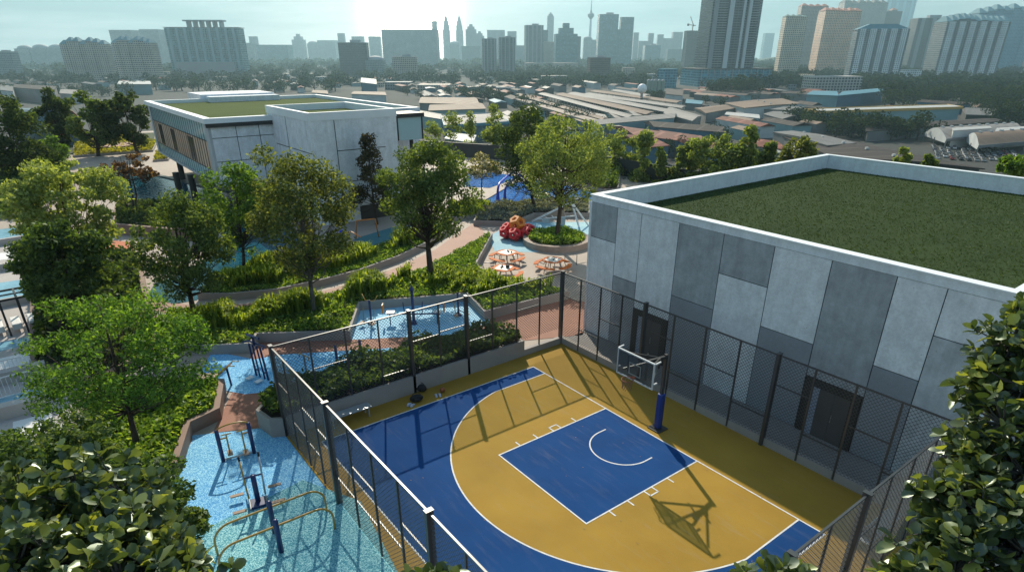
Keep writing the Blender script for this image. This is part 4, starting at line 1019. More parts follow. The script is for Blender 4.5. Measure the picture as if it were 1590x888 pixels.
def block(u0, u1, vt, vb, fm, label, bays=1, yaw=0.0, dp=.75, roof='plant', rm=ROOFD, name='tower_block', group=None, notch=1.6, H=None, podium=None, piers=0, pwid=.16, pm=PIER, cat='tower', humps=None):
    b = at((u0+u1)/2, vb, GZ); s = px_scale(b); wd = (u1-u0)*s; b2 = at_depth((u0+u1)/2, (max(vt,0)+vb)/2, b); b = Vector((b2.x,b2.y,GZ)); away = Vector((b.x-CAM.x,b.y-CAM.y,0)).normalized()
    co_, si_ = abs(cos(yaw)), abs(sin(yaw)); wd = wd/(co_+si_*dp)
    D = wd*dp; c = b+away*(D*.5)
    h = H if H else at_depth((u0+u1)/2, vt, b).z-GZ
    r = empty(name, (c.x,c.y,GZ), label, cat, group, YAW-pi/2+yaw)
    if bays > 1:
        front = []; back = []
        for i in range(bays):
            x0, x1 = -wd/2+wd*i/bays, -wd/2+wd*(i+1)/bays; off = notch if i % 2 else 0.0
            front += [(x0,-D/2+off),(x1,-D/2+off)]; back += [(x0,D/2-off),(x1,D/2-off)]
        poly = front+back[::-1]
    else: poly = [(-wd/2,-D/2),(wd/2,-D/2),(wd/2,D/2),(-wd/2,D/2)]
    M().prism(poly, 0, h).build('wall', FM[fm] if isinstance(fm, str) else fm, r)
    if podium:
        pw, ph = podium; M().box((0,-D*.1,ph/2),(wd*pw,D*1.25,ph)).build('podium', PIERG, r)
    for i in range(piers):
        x = -wd/2+wd*(i+.5)/piers
        M().bx(x-wd/piers*pwid,x+wd/piers*pwid,-D/2-1.0,-D/2+notch+.4,0,h+.8).build('pier', pm, r)
    if roof == 'plant':
        M().box((wd*.08,0,h+wd*.05),(wd*.35,D*.4,wd*.10)).build('roof_plant', PIERG, r)
        M().box((0,0,h+.5),(wd*1.01,D*1.01,1.0)).build('parapet', PIERG, r)
    elif roof == 'hips':
        k = bays if bays > 1 else 1
        for i in range(k):
            x0, x1 = -wd/2+wd*i/k, -wd/2+wd*(i+1)/k; hh = (humps[i] if humps else (0 if i % 2 else 1)); z = h+.1
            if i % 2 == 1 and not humps: continue
            M().box(((x0+x1)/2,0,z+wd*.03*hh),(x1-x0-.4,D*.9,wd*.06*hh+.2)).build('roof_storey', FM[fm], r)
            M().box(((x0+x1)/2,0,z+wd*(.06*hh+.045)),(x1-x0+1.2,D*.98,wd*.09),0,.22).build('roof', rm, r)
    elif roof == 'hip':
        M().box((0,0,h+wd*.05),(wd*1.03,D*1.03,wd*.10),0,.5).build('roof', rm, r)
    elif roof == 'dome':
        mm = M(); mm.sphere((0,0,h), wd*.5, 14, 8, (1,dp,.45)); mm.build('dome', PIERG, r, True)
    elif roof == 'step':
        M().box((0,0,h+wd*.12),(wd*.66,D*.66,wd*.24)).build('upper_tier', FM[fm], r); M().box((0,0,h+wd*.34),(wd*.3,D*.3,wd*.2)).build('crown_tier', FM[fm], r)
    elif roof == 'frame':
        M().box((0,0,h+1.2),(wd*1.03,D*1.03,1.0)).build('roof_slab', PIERG, r)
        for i in range(6): M().box((-wd*.2+wd*.09*i,0,h+wd*.05),(wd*.02,D*.5,wd*.07)).build('roof_pillar', PIERG, r)
        M().box((wd*.02,0,h+wd*.095),(wd*.55,D*.55,wd*.018)).build('roof_slab', PIERG, r)
    return r
# left to centre
block(0,28,81,121,'grey','low dark slab block with rooftop box at the left end of the skyline', roof='plant', yaw=.1)
for i, (a, b, t) in enumerate(((32,54,76),(56,80,75),(81,105,75))):
    block(a,b,t,107,'pale',['hazy round-topped block right of the dark slab at the far left','middle of the three hazy round-topped blocks','hazy round-topped block left of the red-walled condominium'][i], roof='dome', name='apartment_block')
block(107,173,69,126,'beige','condominium slab with gabled roof humps and ribbed walls, left of its twin', 7, .12, .35, 'hips', ROOFB, humps=[0,1,1,0,1,.6,0], name='condominium')
block(184,247,67,128,'beige','second ribbed condominium with gabled humps, before the two pale bulging towers', 7, -.1, .35, 'hips', ROOFB, humps=[0,1,1,0,1,.6,0], name='condominium')
block(183,216,47,106,'pale','left one of two pale hazy towers behind the second ribbed condominium', roof='flat'); block(228,257,46,106,'pale','right one of two pale hazy towers behind the second ribbed condominium', roof='flat')
block(176,184,72,104,'pale','thin pale slab between the two ribbed condominiums', roof='flat')
block(270,379,44,121,'teal','widest teal residential slab with a pergola roof, left of the clubhouse roof', 9, .08, .3, 'frame', piers=9, pm=mat('pier_teal', (.25,.38,.42), .7), podium=(.8,30), name='residential_slab')
block(379,397,67,103,'pale','pale block touching the right side of the wide teal slab', roof='flat'); block(391,402,57,101,'pale','slim hazy tower right of the wide teal slab', roof='flat')
block(401,452,70,102,'teal','broad hazy teal office block with lower left wing', 3, 0, .5, 'flat'); 
block(457,475,62,98,'pale','small hazy stepped tower right of the broad teal office block', roof='step'); block(480,496,68,98,'pale','small hazy rounded tower left of the pale cube', roof='dome'); block(497,524,63,98,'pale','hazy pale cube left of the dark slab', roof='flat')
block(527,537,52,99,'pale','thin hazy tower behind the left edge of the dark slab', roof='flat'); block(549,566,57,99,'pale','hazy tower seen over the dark slab', roof='flat'); block(575,592,57,99,'pale','hazy ribbed tower right of the dark slab', roof='flat')
block(529,573,67,120,'dark','dark slab block with antennas on its flat roof', 1, .05, .5, 'plant')
block(570,598,94,120,'grey','low grey hall with arched roof right of the dark slab', roof='dome', name='hall_block', cat='building'); block(610,649,89,124,'beige','brownish block below the sun', 1, .1, .5, 'plant')
block(597,681,46,106,'pale','wide hazy slab directly under the sun', 5, 0, .4, 'flat'); block(672,680,33,99,'pale','hazy tower just right of the sun', roof='flat')
def twin(u, vt, vb, label):
    b = at(u, vb, GZ); s = px_scale(b); H = at_depth(u, vt, b).z-GZ; r0 = 5.6*s
    r = empty('twin_spire_tower', (b.x,b.y,GZ), label, 'tower', 'pair of spired towers')
    M().tube([(0,0,0),(0,0,H*.62)], [r0,r0], 16).build('shaft', FM['pale'], r)
    M().tube([(0,0,H*.62),(0,0,H*.72)], [r0*.86,r0*.84], 16).build('upper_shaft', FM['pale'], r)
    M().tube([(0,0,H*.72),(0,0,H*.80)], [r0*.66,r0*.62], 16).build('tier', FM['pale'], r)
    M().tube([(0,0,H*.80),(0,0,H*.86),(0,0,H*.89)], [r0*.44,r0*.36,r0*.12], 14).build('cap', PIERG, r)
    M().tube([(0,0,H*.89),(0,0,H)], [r0*.1,r0*.03], 8).build('spire', PIERG, r)
twin(695,16,97,'left one of two tapering spired towers right of the sun'); twin(715,17,97,'right one of two tapering spired towers right of the sun')
for a, b, t, l in ((724,740,46,'hazy stepped tower right of the spired pair'),(757,784,47,'hazy rounded tower farther right of the spired pair'),(788,802,49,'hazy tower left of the ribbed grey tower'),(738,752,56,'slim hazy tower between the stepped and rounded ones')):
    block(a,b,t,100,'pale',l, roof='step' if 'stepped' in l else 'flat')
block(699,714,68,98,'grey','short grey block in front of the left spired tower',roof='dome'); block(718,747,72,101,'grey','low grey block left of the dark ribbed pair',roof='flat')
block(748,771,61,118,'grey','left one of the dark ribbed pair of towers', 5, .1, .7, 'plant', piers=4, pm=PIERG); block(774,800,59,120,'grey','right one of the dark ribbed pair of towers', 5, .1, .7, 'plant', piers=4, pm=PIERG)
block(800,814,71,104,'pale','low pale block left of the ribbed grey tower', roof='flat')
block(814,843,40,110,'grey','ribbed grey tower with stepped top', 5, .15, .7, 'plant', piers=4, pm=PIERG); block(843,850,47,108,'grey','thin slab behind the ribbed grey tower', roof='flat'); block(844,861,65,108,'beige','lower ribbed block right of the ribbed grey tower',3,0,.6,'flat')
block(849,859,25,99,'pale','slim hazy skyscraper with stepped tip', roof='step'); block(815,897,98,112,'beige','long low podium under the ribbed grey and teal towers', roof='flat', dp=.3, name='podium_block', cat='building')
block(860,895,53,110,'teal','teal tower with raised centre beside the ribbed grey tower', 3, .1, .6, 'step'); block(895,901,57,108,'grey','slim slab right of the teal tower',roof='flat')
# telecom tower
b = at(914,99,GZ); s = px_scale(b); H = at_depth(914,1,b).z-GZ
r = empty('telecom_tower', (b.x,b.y,GZ), 'slender telecom tower with round head and long antenna', 'tower')
M().tube([(0,0,0),(0,0,H*.72)], [3.0*s,1.5*s], 14).build('shaft', PIER, r, True)
M().tube([(0,0,H*.71),(0,0,H*.755),(0,0,H*.79),(0,0,H*.81)], [1.6*s,4.9*s,4.6*s,2.2*s], 18).build('head', PIERG, r)
M().tube([(0,0,H*.81),(0,0,H*.86),(0,0,H*1.02)], [1.6*s,.7*s,.35*s], 8).build('antenna', PIERG, r)
block(905,918,60,101,'pale','pale domed block at the foot of the telecom tower', roof='dome'); block(917,927,62,101,'pale','hazy stepped block right of the telecom tower', roof='flat')
block(927,957,23,106,'teal','tall teal slab with a lower wing, right of the telecom tower', 1, .05, .6, 'plant'); block(957,962,46,106,'teal','narrow connecting slab between the two tall teal slabs', roof='flat'); block(961,981,27,106,'teal','narrower one of the two tall teal slabs', 1, .05, .6, 'flat')
for a, b, t, l in ((982,990,51,'hazy tower right of the tall teal slabs'),(1005,1013,52,'slim hazy tower in the gap before the tall dark tower'),(1019,1028,54,'second slim hazy tower left of the tower crane'),(1042,1057,50,'hazy square tower left of the tower crane'),(990,1004,64,'low hazy block in the gap right of the tall teal slabs'),(1027,1041,60,'low hazy block left of the hazy square tower')):
    block(a,b,t,99,'pale',l, roof='flat')
block(999,1023,71,102,'teal','squat teal block in the middle distance', roof='plant'); block(1034,1062,77,101,'grey','squat grey block left of the unfinished tower', 3, 0, .6, 'flat')
block(912,946,90,126,'brown','dark red-brown block with jagged roof, alone above the rail yard', 3, .12, .7, 'plant', notch=1.0)
r = block(1061,1082,48,112,'dark','unfinished dark tower with blue screens and a crane on top', 3, .1, .8, 'flat')
# crane
c = r.location; Hc = 0
b = at(1071,112,GZ); s = px_scale(b); zt_ = at_depth(1071,48,b).z
r = empty('tower_crane', (c.x,c.y,zt_), 'luffing tower crane on the unfinished dark tower', 'crane', None, YAW-pi/2)
M().bar((0,0,0),(0,0,9*s),1.2*s).build('mast', mat('crane_rust', (.25,.16,.09), .6), r); M().bar((1.5*s,0,6*s),(-5*s,0,19*s),.9*s).build('jib', bpy.data.materials['crane_rust'], r)
M().bar((-5*s,0,8*s),(4.5*s,0,7*s),1.0*s).build('counter_jib', bpy.data.materials['crane_rust'], r); M().box((-7.2*s,0,8*s),(3*s,2*s,3*s)).build('counterweight', ROOFD, r)
# the tall dark tower with white fins and its wide podium
b = at(1120,135,GZ); s = px_scale(b); away = Vector((b.x-CAM.x,b.y-CAM.y,0)).normalized(); wd = 80*s; D = wd*.62; c = b+away*D*.9; H = 172.0
r = empty('balcony_tower', (c.x,c.y,GZ), 'tallest dark balcony tower with white vertical fins on a wide teal podium', 'tower', None, YAW-pi/2+.12)
bay = [(-wd/2,-D/2+3),(-wd*.2,-D/2+3),(-wd*.2,-D/2),(wd*.16,-D/2),(wd*.16,-D/2+3),(wd*.42,-D/2+3),(wd*.5,-D/2+8),(wd*.5,D/2),(-wd/2,D/2)]
M().prism(bay, 0, H).build('wall', FM['bigdark'], r)
for x0, x1 in ((-.47,-.40),(-.18,-.09),(.09,.135),(.2,.26)):
    M().bx(x0*wd,x1*wd,-D/2-1.2,-D/2+2.4,14,H+3).build('fin', PIERG if x0 < -.3 else PIER, r)
M().bx(wd*.5-3,wd*.5+1,-D/2+8.5,D/2,10,H+2).build('side_fin', mat('fin_teal', (.06,.30,.36), .4), r)
for k in range(47):
    z = 18+k*3.3
    M().bx(-wd*.39,-wd*.19,-D/2+1.0,-D/2+2.95,z,z+.9).build('balcony', PIERG, r)
    M().bx(wd*.27,wd*.41,-D/2+1.2,-D/2+2.95,z,z+.9).build('balcony', PIERG, r)
pw = 118*s; ph = 24
M().box((0,-D*.15,ph/2),(pw,D*1.5,ph)).build('podium', FM['glass'], r); M().box((0,-D*.15,ph+.8),(pw*1.02,D*1.53,1.4)).build('podium_roof', ROOFD, r)
for i in range(12): M().box((-pw*.46+pw*.084*i,-D*.15-D*.75-.3,ph*.5),(1.3,.6,ph)).build('podium_pier', PIERG, r)
block(1022,1050,107,137,'glass','small blue glass office block left of the wide teal podium', 1, .3, .7, 'flat', podium=None, cat='building', name='office_block')
block(1184,1198,52,92,'teal','lone hazy teal tower right of the tall balcony tower', roof='flat')
# right hand cluster
block(1209,1243,28,124,'cream','cream condominium with green roofs at the left of the right cluster', 4, -.14, .8, 'hips', ROOFG, humps=[1,1,1,.5], name='condominium')
block(1233,1274,12,112,'beige','shaded beige condominium with brown roof behind the green-roofed one', 4, -.14, .6, 'hips', ROOFR, humps=[1,.6,.6,.6], name='condominium')
block(1266,1322,20,119,'orange','peach condominium with orange-red roofs in the right cluster', 6, -.14, .75, 'hips', ROOFR, humps=[1,1,.8,.6,.8,.6], name='condominium')
block(1297,1362,9,104,'beige','tall grey-beige condominium with dark peaked roofs behind the peach one', 6, -.14, .5, 'hips', ROOFD, humps=[1.3,.6,1,.6,1,.6], name='condominium')
block(1356,1388,18,104,'brown','brown condominium with red roof behind the white slab', 4, -.14, .6, 'hips', ROOFR, name='condominium')
block(1362,1407,-4,96,'blue','tall teal-blue tower rising behind the right cluster', 5, -.14, .6, 'plant', piers=4, pm=mat('pier_cyan', (.25,.5,.58), .6))
block(1321,1397,46,128,'grey','white ribbed apartment slab with blue pitched roof, left of the dark tower', 1, -.14, .32, 'hip', ROOFB, piers=5, pm=FM['white'], pwid=.3, name='apartment_block')
block(1410,1460,29,112,'dark','black tower with greenish top between two white slabs', 5, -.14, .6, 'plant', piers=3, pm=PIERG)
block(1450,1543,35,124,'grey','wide white ribbed slab with stepped blue roof at the right', 11, -.14, .5, 'hips', ROOFB, humps=[.2,.5,.8,.9,.7,.3,.5,.3,.2,.2,.2], notch=2.0, piers=6, pm=FM['white'], pwid=.3, name='apartment_block')
block(1500,1584,24,114,'blue','blue shaded condominium with stepped gables behind the wide white slab', 7, -.14, .45, 'hips', ROOFB, humps=[.6,1,1.6,1.2,1.8,1,.9], name='condominium')
block(1580,1625,50,108,'beige','pale slab cut by the right picture edge', 1, -.14, .6, 'flat', name='apartment_block')
block(1249,1332,119,146,'grid','low white car park block with square openings in front of the cluster', 1, .12, .4, 'flat', name='parking_block', cat='building')
block(1398,1426,109,131,'white','small white house-like block between the two white slabs', 3, -.14, .6, 'flat', name='office_block', cat='building')
block(1240,1262,116,131,'cream','small cream block left of the car park block', 1, -.14, .6, 'flat', name='office_block', cat='building')

# ---------------- sheds: roof outlines on their own height
SH = {'rust': stripes('roof_rust', (.20,.052,.032), (.26,.09,.06), 14, .18, 0, .7, .45, .03), 'grey': stripes('roof_grey', (.21,.20,.195), (.15,.145,.14), 9, .3, 0, .6, .35, .04), 'pale': stripes('roof_pale', (.33,.30,.275), (.23,.21,.195), 8, .25, 0, .6, .3, .05),
 'dark': stripes('roof_brown_dark', (.055,.043,.04), (.085,.07,.062), 12, .12, 0, .75, .4, .04), 'blue': stripes('roof_blue', (.09,.26,.34), (.07,.2,.27), 8, .3, 0, .6, .3, .05), 'tan': stripes('roof_tan', (.27,.19,.14), (.20,.14,.105), 10, .3, 0, .7, .4, .04), 'white': stripes('roof_white', (.52,.51,.49), (.40,.40,.39), 8, .2, 0, .55, .2, .05)}
SW = {'blue': mat('shed_wall_blue', (.04,.13,.20), .7, (.03,.09,.15), .1, .6), 'grey': mat('shed_wall_grey', (.20,.20,.20), .8, (.13,.13,.13), .1, .7), 'white': mat('shed_wall_white', (.55,.57,.57), .7, (.4,.42,.43), .1, .7), 'teal': mat('shed_wall_teal', (.20,.33,.36), .7, (.15,.26,.29), .1, .6), 'dark': mat('shed_wall_dark', (.05,.05,.05), .8)}
def shed(corners, z, rk, wk, label, ridge_=1.6, name='shed', cat='shed', over=1.0, group=None, open_=False, vents=0, fascia=None):
    """corners: roof eaves in order; ridge runs along the longer side pair (0-1 / 3-2)"""
    P = [at(u, v, GZ+z) for u, v in corners]; c = sum(P, Vector())/4; 
    e = P[1]-P[0]; th = atan2(e.y, e.x)
    loc = lambda p: Vector(((p.x-c.x)*cos(-th)-(p.y-c.y)*sin(-th), (p.x-c.x)*sin(-th)+(p.y-c.y)*cos(-th), 0))
    Q = [loc(p) for p in P]; r = empty(name, (c.x,c.y,GZ), label, cat, group, th)
    A, B, C, D_ = Q; m0, m1 = (A+D_)/2, (B+C)/2; up = lambda p, h: (p.x,p.y,h)
    m = M(); h = z
    m.add([up(A,h),up(B,h),up(C,h),up(D_,h),up(m0,h+ridge_),up(m1,h+ridge_),up(A,h-.4),up(B,h-.4),up(C,h-.4),up(D_,h-.4)],
          [(0,1,5,4),(4,5,2,3),(0,4,3,9,6),(1,7,8,2,5),(0,6,7,1),(3,2,8,9),(6,9,8,7)])
    m.build('roof', SH[rk], r)
    k = .97
    W = [p*k for p in Q]
    if open_:
        nn = max(3, int((B-A).length/12))
        for i in range(nn+1):
            p = m0.lerp(m1, i/nn); M().box((p.x,p.y,(h-.4)/2),(.6,.6,h-.4)).build('column', SW['white'], r)
    else:
        M().prism([(p.x,p.y) for p in W], 0, h-.42, cap=False, bottom=False).build('wall', SW[wk], r)
    if fascia:
        for a_, b_ in ((A,B),(B,C),(C,D_),(D_,A)): M().bar(up(a_*1.005,h-.2), up(b_*1.005,h-.2), .5, 1.6).build('fascia', fascia, r)
    for i in range(vents):
        p = m0.lerp(m1,(i+.5)/vents); M().box((p.x,p.y,h+ridge_+.5),(1.4,1.1,.8)).build('vent', SW['white'], r)
    return r
shed_at = []
# rail platform canopies
canop = [((800,147),(935,186),(942,183),(807,145)),((835,146),(975,183),(985,179),(846,144)),((862,147),(1003,178),(1016,174),(874,144)),((880,146),(1038,175),(1048,171),(893,143)),((905,147),(1058,168),(1066,165),(915,144)),((915,142),(1050,160),(1060,157),(928,140)),((925,143),(958,147),(962,145),(930,141)),((948,141),(1000,150),(1010,147),(958,139))]
wd_ = ['nearest the road wall','second from the road wall','third from the road wall','fourth from the road wall, the longest','fifth from the road wall','sixth from the road wall','short brown one at the far end','short pale one by the white tank']
for i, cc in enumerate(canop):
    shed(cc, 7, 'tan' if i in (0,2,5,6) else 'pale', 'grey', 'long narrow railway canopy, '+wd_[i], .5, 'platform_canopy', 'canopy', group='railway platform canopies', open_=True)
for i, cc in enumerate([((905,173),(935,178),(944,184),(920,183)),((935,172),(965,176),(975,183),(955,183)),((968,171),(990,175),(1008,179),(985,180))]):
    shed(cc, 6, 'pale', 'teal', ['left','middle','right'][i]+' one of three pale sawtooth roofs before the canopies', 1.2, 'sawtooth_shed', group='sawtooth roofs')
shed(((918,187),(1050,176),(1048,183),(925,194)), 8, 'pale', 'teal', 'long pale-fronted train hall end facing the deck', 1.5)
shed(((1040,166),(1090,180),(1075,188),(1030,176)), 7, 'pale', 'grey', 'pale low shed at the end of the canopies', 1)
shed(((1000,190),(1118,199),(1128,206),(1015,197)), 7, 'dark', 'blue', 'wide dark-roofed shed with a teal wall in the rail yard', 2)
shed(((945,196),(1010,206),(1060,219),(985,210)), 8, 'rust', 'blue', 'rusty red roof right behind the pale-crowned tree', 2.2)
shed(((1000,203),(1065,213),(1112,224),(1045,215)), 8, 'rust', 'blue', 'second rusty red roof, farther right in the row', 2.2)
shed(((940,208),(980,212),(1040,226),(1005,229)), 8, 'rust', 'blue', 'nearest rusty red roof with a pale gable and deep blue wall', 2.4)
shed(((1048,216),(1100,222),(1135,232),(1080,230)), 8, 'rust', 'blue', 'small rusty roof above the young trees', 1.8)
shed(((1150,213),(1190,219),(1225,233),(1165,226)), 7, 'rust', 'grey', 'rusty roof right of the young trees', 1.8)
shed(((1180,228),(1230,226),(1245,234),(1195,238)), 6, 'white', 'grey', 'small bright tin roof behind the hall corner', 1.2)
shed(((1036,138),(1062,142),(1060,149),(1033,146)), 8, 'dark', 'white', 'white pavilion with dark hipped roof among trees', 3.0, 'pavilion', 'pavilion')
shed(((1066,154),(1092,157),(1090,162),(1064,160)), 6, 'blue', 'grey', 'small light blue roof by the parked cars', .8)
shed(((1078,168),(1150,160),(1160,165),(1096,176)), 7, 'tan', 'grey', 'tan roof left of the cream flat-roofed shed', 1)
shed(((1125,160),(1156,168),(1243,161),(1215,153)), 9, 'tan', 'white', 'cream flat-roofed shed with pale wall', .6, vents=3)
shed(((1125,178),(1180,184),(1178,178),(1130,174)), 6, 'white', 'teal', 'low white roof in the yard', .8)
shed(((1185,177),(1215,185),(1245,180),(1215,173)), 7, 'grey', 'grey', 'grey low shed left of the long yellow-rimmed shed', 1.0)
shed(((1150,168),(1240,172),(1250,166),(1170,163)), 7, 'grey', 'grey', 'grey roof behind the low white roof', 1.0)
shed(((1252,147),(1302,149),(1300,142),(1262,141)), 12, 'blue', 'teal', 'light blue front block before the car park block', .4, 'warehouse', 'warehouse')
shed(((1300,149),(1372,142),(1370,137),(1310,142)), 11, 'blue', 'blue', 'long blue warehouse behind the yellow-rimmed shed', .8, 'warehouse', 'warehouse')
shed(((1275,174),(1495,167),(1470,163),(1250,170)), 12, 'white', 'teal', 'long shed with a yellow roof rim and pale blue-grey wall', .6, 'warehouse', 'warehouse', fascia=mat('fascia_yellow', (.55,.34,.08), .6))
shed(((1340,194),(1530,184),(1560,188),(1345,204)), 6, 'dark', 'grey', 'long low dark roof below the yellow-rimmed shed', .8)
shed(((1494,170),(1545,172),(1560,180),(1500,178)), 6, 'grey', 'dark', 'grey gabled shed right of the yellow-rimmed shed', 3)
shed(((1200,206),(1300,246),(1530,262),(1270,208)), 9, 'dark', 'grey', 'huge dark brown roof just beyond the concrete hall', 1.0, 'warehouse', 'warehouse', vents=5)
shed(((1200,205),(1230,203),(1330,222),(1285,226)), 10, 'grey', 'grey', 'grey ribbed roof section left of the huge dark roof', .8)
def vault(corners, z, label, rise=4.0):
    P = [at(u, v, GZ+z) for u, v in corners]; c = sum(P, Vector())/4; e = P[1]-P[0]; th = atan2(e.y, e.x)
    loc = lambda p: Vector(((p.x-c.x)*cos(-th)-(p.y-c.y)*sin(-th), (p.x-c.x)*sin(-th)+(p.y-c.y)*cos(-th), 0))
    A, B, C, D_ = [loc(p) for p in P]; r = empty('vaulted_shed', (c.x,c.y,GZ), label, 'shed', 'white vaulted sheds', th); n = 10; m = M()
    for i in range(n+1):
        t = i/n; a = A.lerp(D_,t); b = B.lerp(C,t); h = z+rise*sin(pi*t); m.v += [(a.x,a.y,h),(b.x,b.y,h)]
    m.f += [(2*i,2*i+1,2*i+3,2*i+2) for i in range(n)]; m.build('roof', SH['tan' if 'tan' in label else 'pale'], r)
    m = M(); o = [A.lerp(D_,i/n) for i in range(n+1)]; m.add([(p.x,p.y,z+rise*sin(pi*i/n)-.05) for i, p in enumerate(o)]+[(o[-1].x,o[-1].y,z-2.2),(o[0].x,o[0].y,z-2.2)], [tuple(range(n+3))]); m.build('gable', SW['white'], r)
    M().bar((A.x,A.y,z-.6),(B.x,B.y,z-.6),.4,1.4).build('side_wall', SW['grey'], r)
    for p in (A,B,C,D_,(A+B)/2,(D_+A)/2): M().box((p.x,p.y,(z-1)/2),(.5,.5,z-1)).build('column', SW['grey'], r)
    for i in range(9):
        p = A.lerp(D_,.5).lerp(B.lerp(C,.5),(i+.5)/9); M().box((p.x,p.y,z+rise+.3),(1.6,1.2,.9)).build('vent', SW['white'], r)
vault(((1470,216),(1590,207),(1560,198),(1437,205)), 5, 'pale vaulted shed with white gables above the crowded car park')
vault(((1520,226),(1660,214),(1640,203),(1500,213)), 5, 'second vaulted shed with tan roof, cut by the right picture edge')
shed(((1480,203),(1540,199),(1535,196),(1478,199)), 9, 'white', 'white', 'bright white low roof behind the vaulted sheds', .4)
shed(((1545,204),(1600,200),(1600,196),(1548,199)), 9, 'white', 'white', 'bright white low roof at the right edge behind the vaulted sheds', .4)
# left and centre sheds
shed(((650,160),(745,163),(738,152),(655,151)), 9, 'tan', 'grey', 'long tan-roofed market shed right of the clubhouse', 1.5, vents=0)
shed(((665,172),(755,169),(745,160),(668,163)), 8, 'tan', 'teal', 'ribbed tan roof with white bars, in front of the market shed', 1.5)
shed(((690,196),(790,190),(770,176),(685,180)), 9, 'grey', 'blue', 'grey roof with bright blue eaves right of the clubhouse', 1.2, fascia=mat('fascia_blue', (.05,.25,.36), .6))
shed(((640,178),(690,186),(690,178),(650,171)), 8, 'grey', 'teal', 'small grey roof at the clubhouse glass corner', 1)
shed(((755,178),(800,190),(812,186),(768,174)), 7, 'grey', 'grey', 'grey side roof next to the bright blue eaves', 1)
shed(((690,215),(735,222),(740,210),(700,206)), 10, 'white', 'grey', 'bright white roof low behind the young trees', .6)
shed(((182,131),(235,131),(233,126),(185,126)), 12, 'white', 'teal', 'white long-roofed building below the second ribbed condominium', .6)
shed(((92,145),(125,147),(122,140),(96,139)), 9, 'pale', 'white', 'white-roofed house among trees at the left', 1.5)
shed(((20,136),(85,141),(88,134),(22,131)), 13, 'dark', 'grey', 'dark flat market block at the left behind the trees', .6)
shed(((0,140),(20,142),(22,134),(0,132)), 12, 'grey', 'white', 'pale terrace block at the left edge behind the trees', .6)
shed(((545,146),(600,148),(598,143),(550,142)), 9, 'tan', 'white', 'pale flat roof seen over the clubhouse roof', .6)
shed(((560,128),(585,131),(584,124),(562,122)), 14, 'white', 'blue', 'white gabled hall with blue base behind the clubhouse', 3)
shed(((484,144),(510,146),(508,141),(486,140)), 9, 'tan', 'white', 'small pale roof just above the clubhouse roof edge', .6)
for i, (a, b, t, bt) in enumerate(((600,640,128,140),(650,700,132,142),(855,880,118,130),(966,985,106,122),(770,800,136,146),(840,862,118,132))):
    block(a,b,t,bt,'beige' if i % 2 else 'grey',['low grey block under the sun rays','low beige block right of the sun rays','low dark block at the far end of the canopies','low beige block right of the red-brown block','low grey block beside the rail road','low beige block left of the red-brown block'][i], roof='flat', name='low_block', cat='building')
# elevated rail road wall
P_ = [at(u, v, GZ+6) for u, v in ((790,150),(850,168),(905,184),(960,200))]
m = M()
for a, b in zip(P_, P_[1:]): m.bar(a, b, 9, 1.6); 
tag(m.build('elevated_track', mat('track_tan', (.34,.27,.22), .8)), 'elevated rail track running past the pale-crowned tree', 'track')
for k in range(1):
    p = at(997,140,GZ+14); r = empty('water_tank', (p.x,p.y,GZ), 'white spherical water tank at the end of the canopies', 'tank')
    M().tube([(0,0,0),(0,0,11)],[1.6,1.2],10).build('stem', PIERG, r); M().sphere((0,0,15),4.6,16,10).build('ball', WMET, r, True)
for i, u in enumerate((1006,1011,1016,1022,1028)):
    p = at(u,145,GZ); r = empty('silo', (p.x,p.y,GZ), 'pale green silo in the row beside the white water tank', 'silo', 'row of pale silos'); M().cyl((0,0,0),2.6,15,12).build('shell', mat('silo', (.30,.36,.30), .6) if i == 0 else bpy.data.materials['silo'], r); M().cyl((0,0,15),2.6,1.8,12,.4).build('cap', PIERG, r)

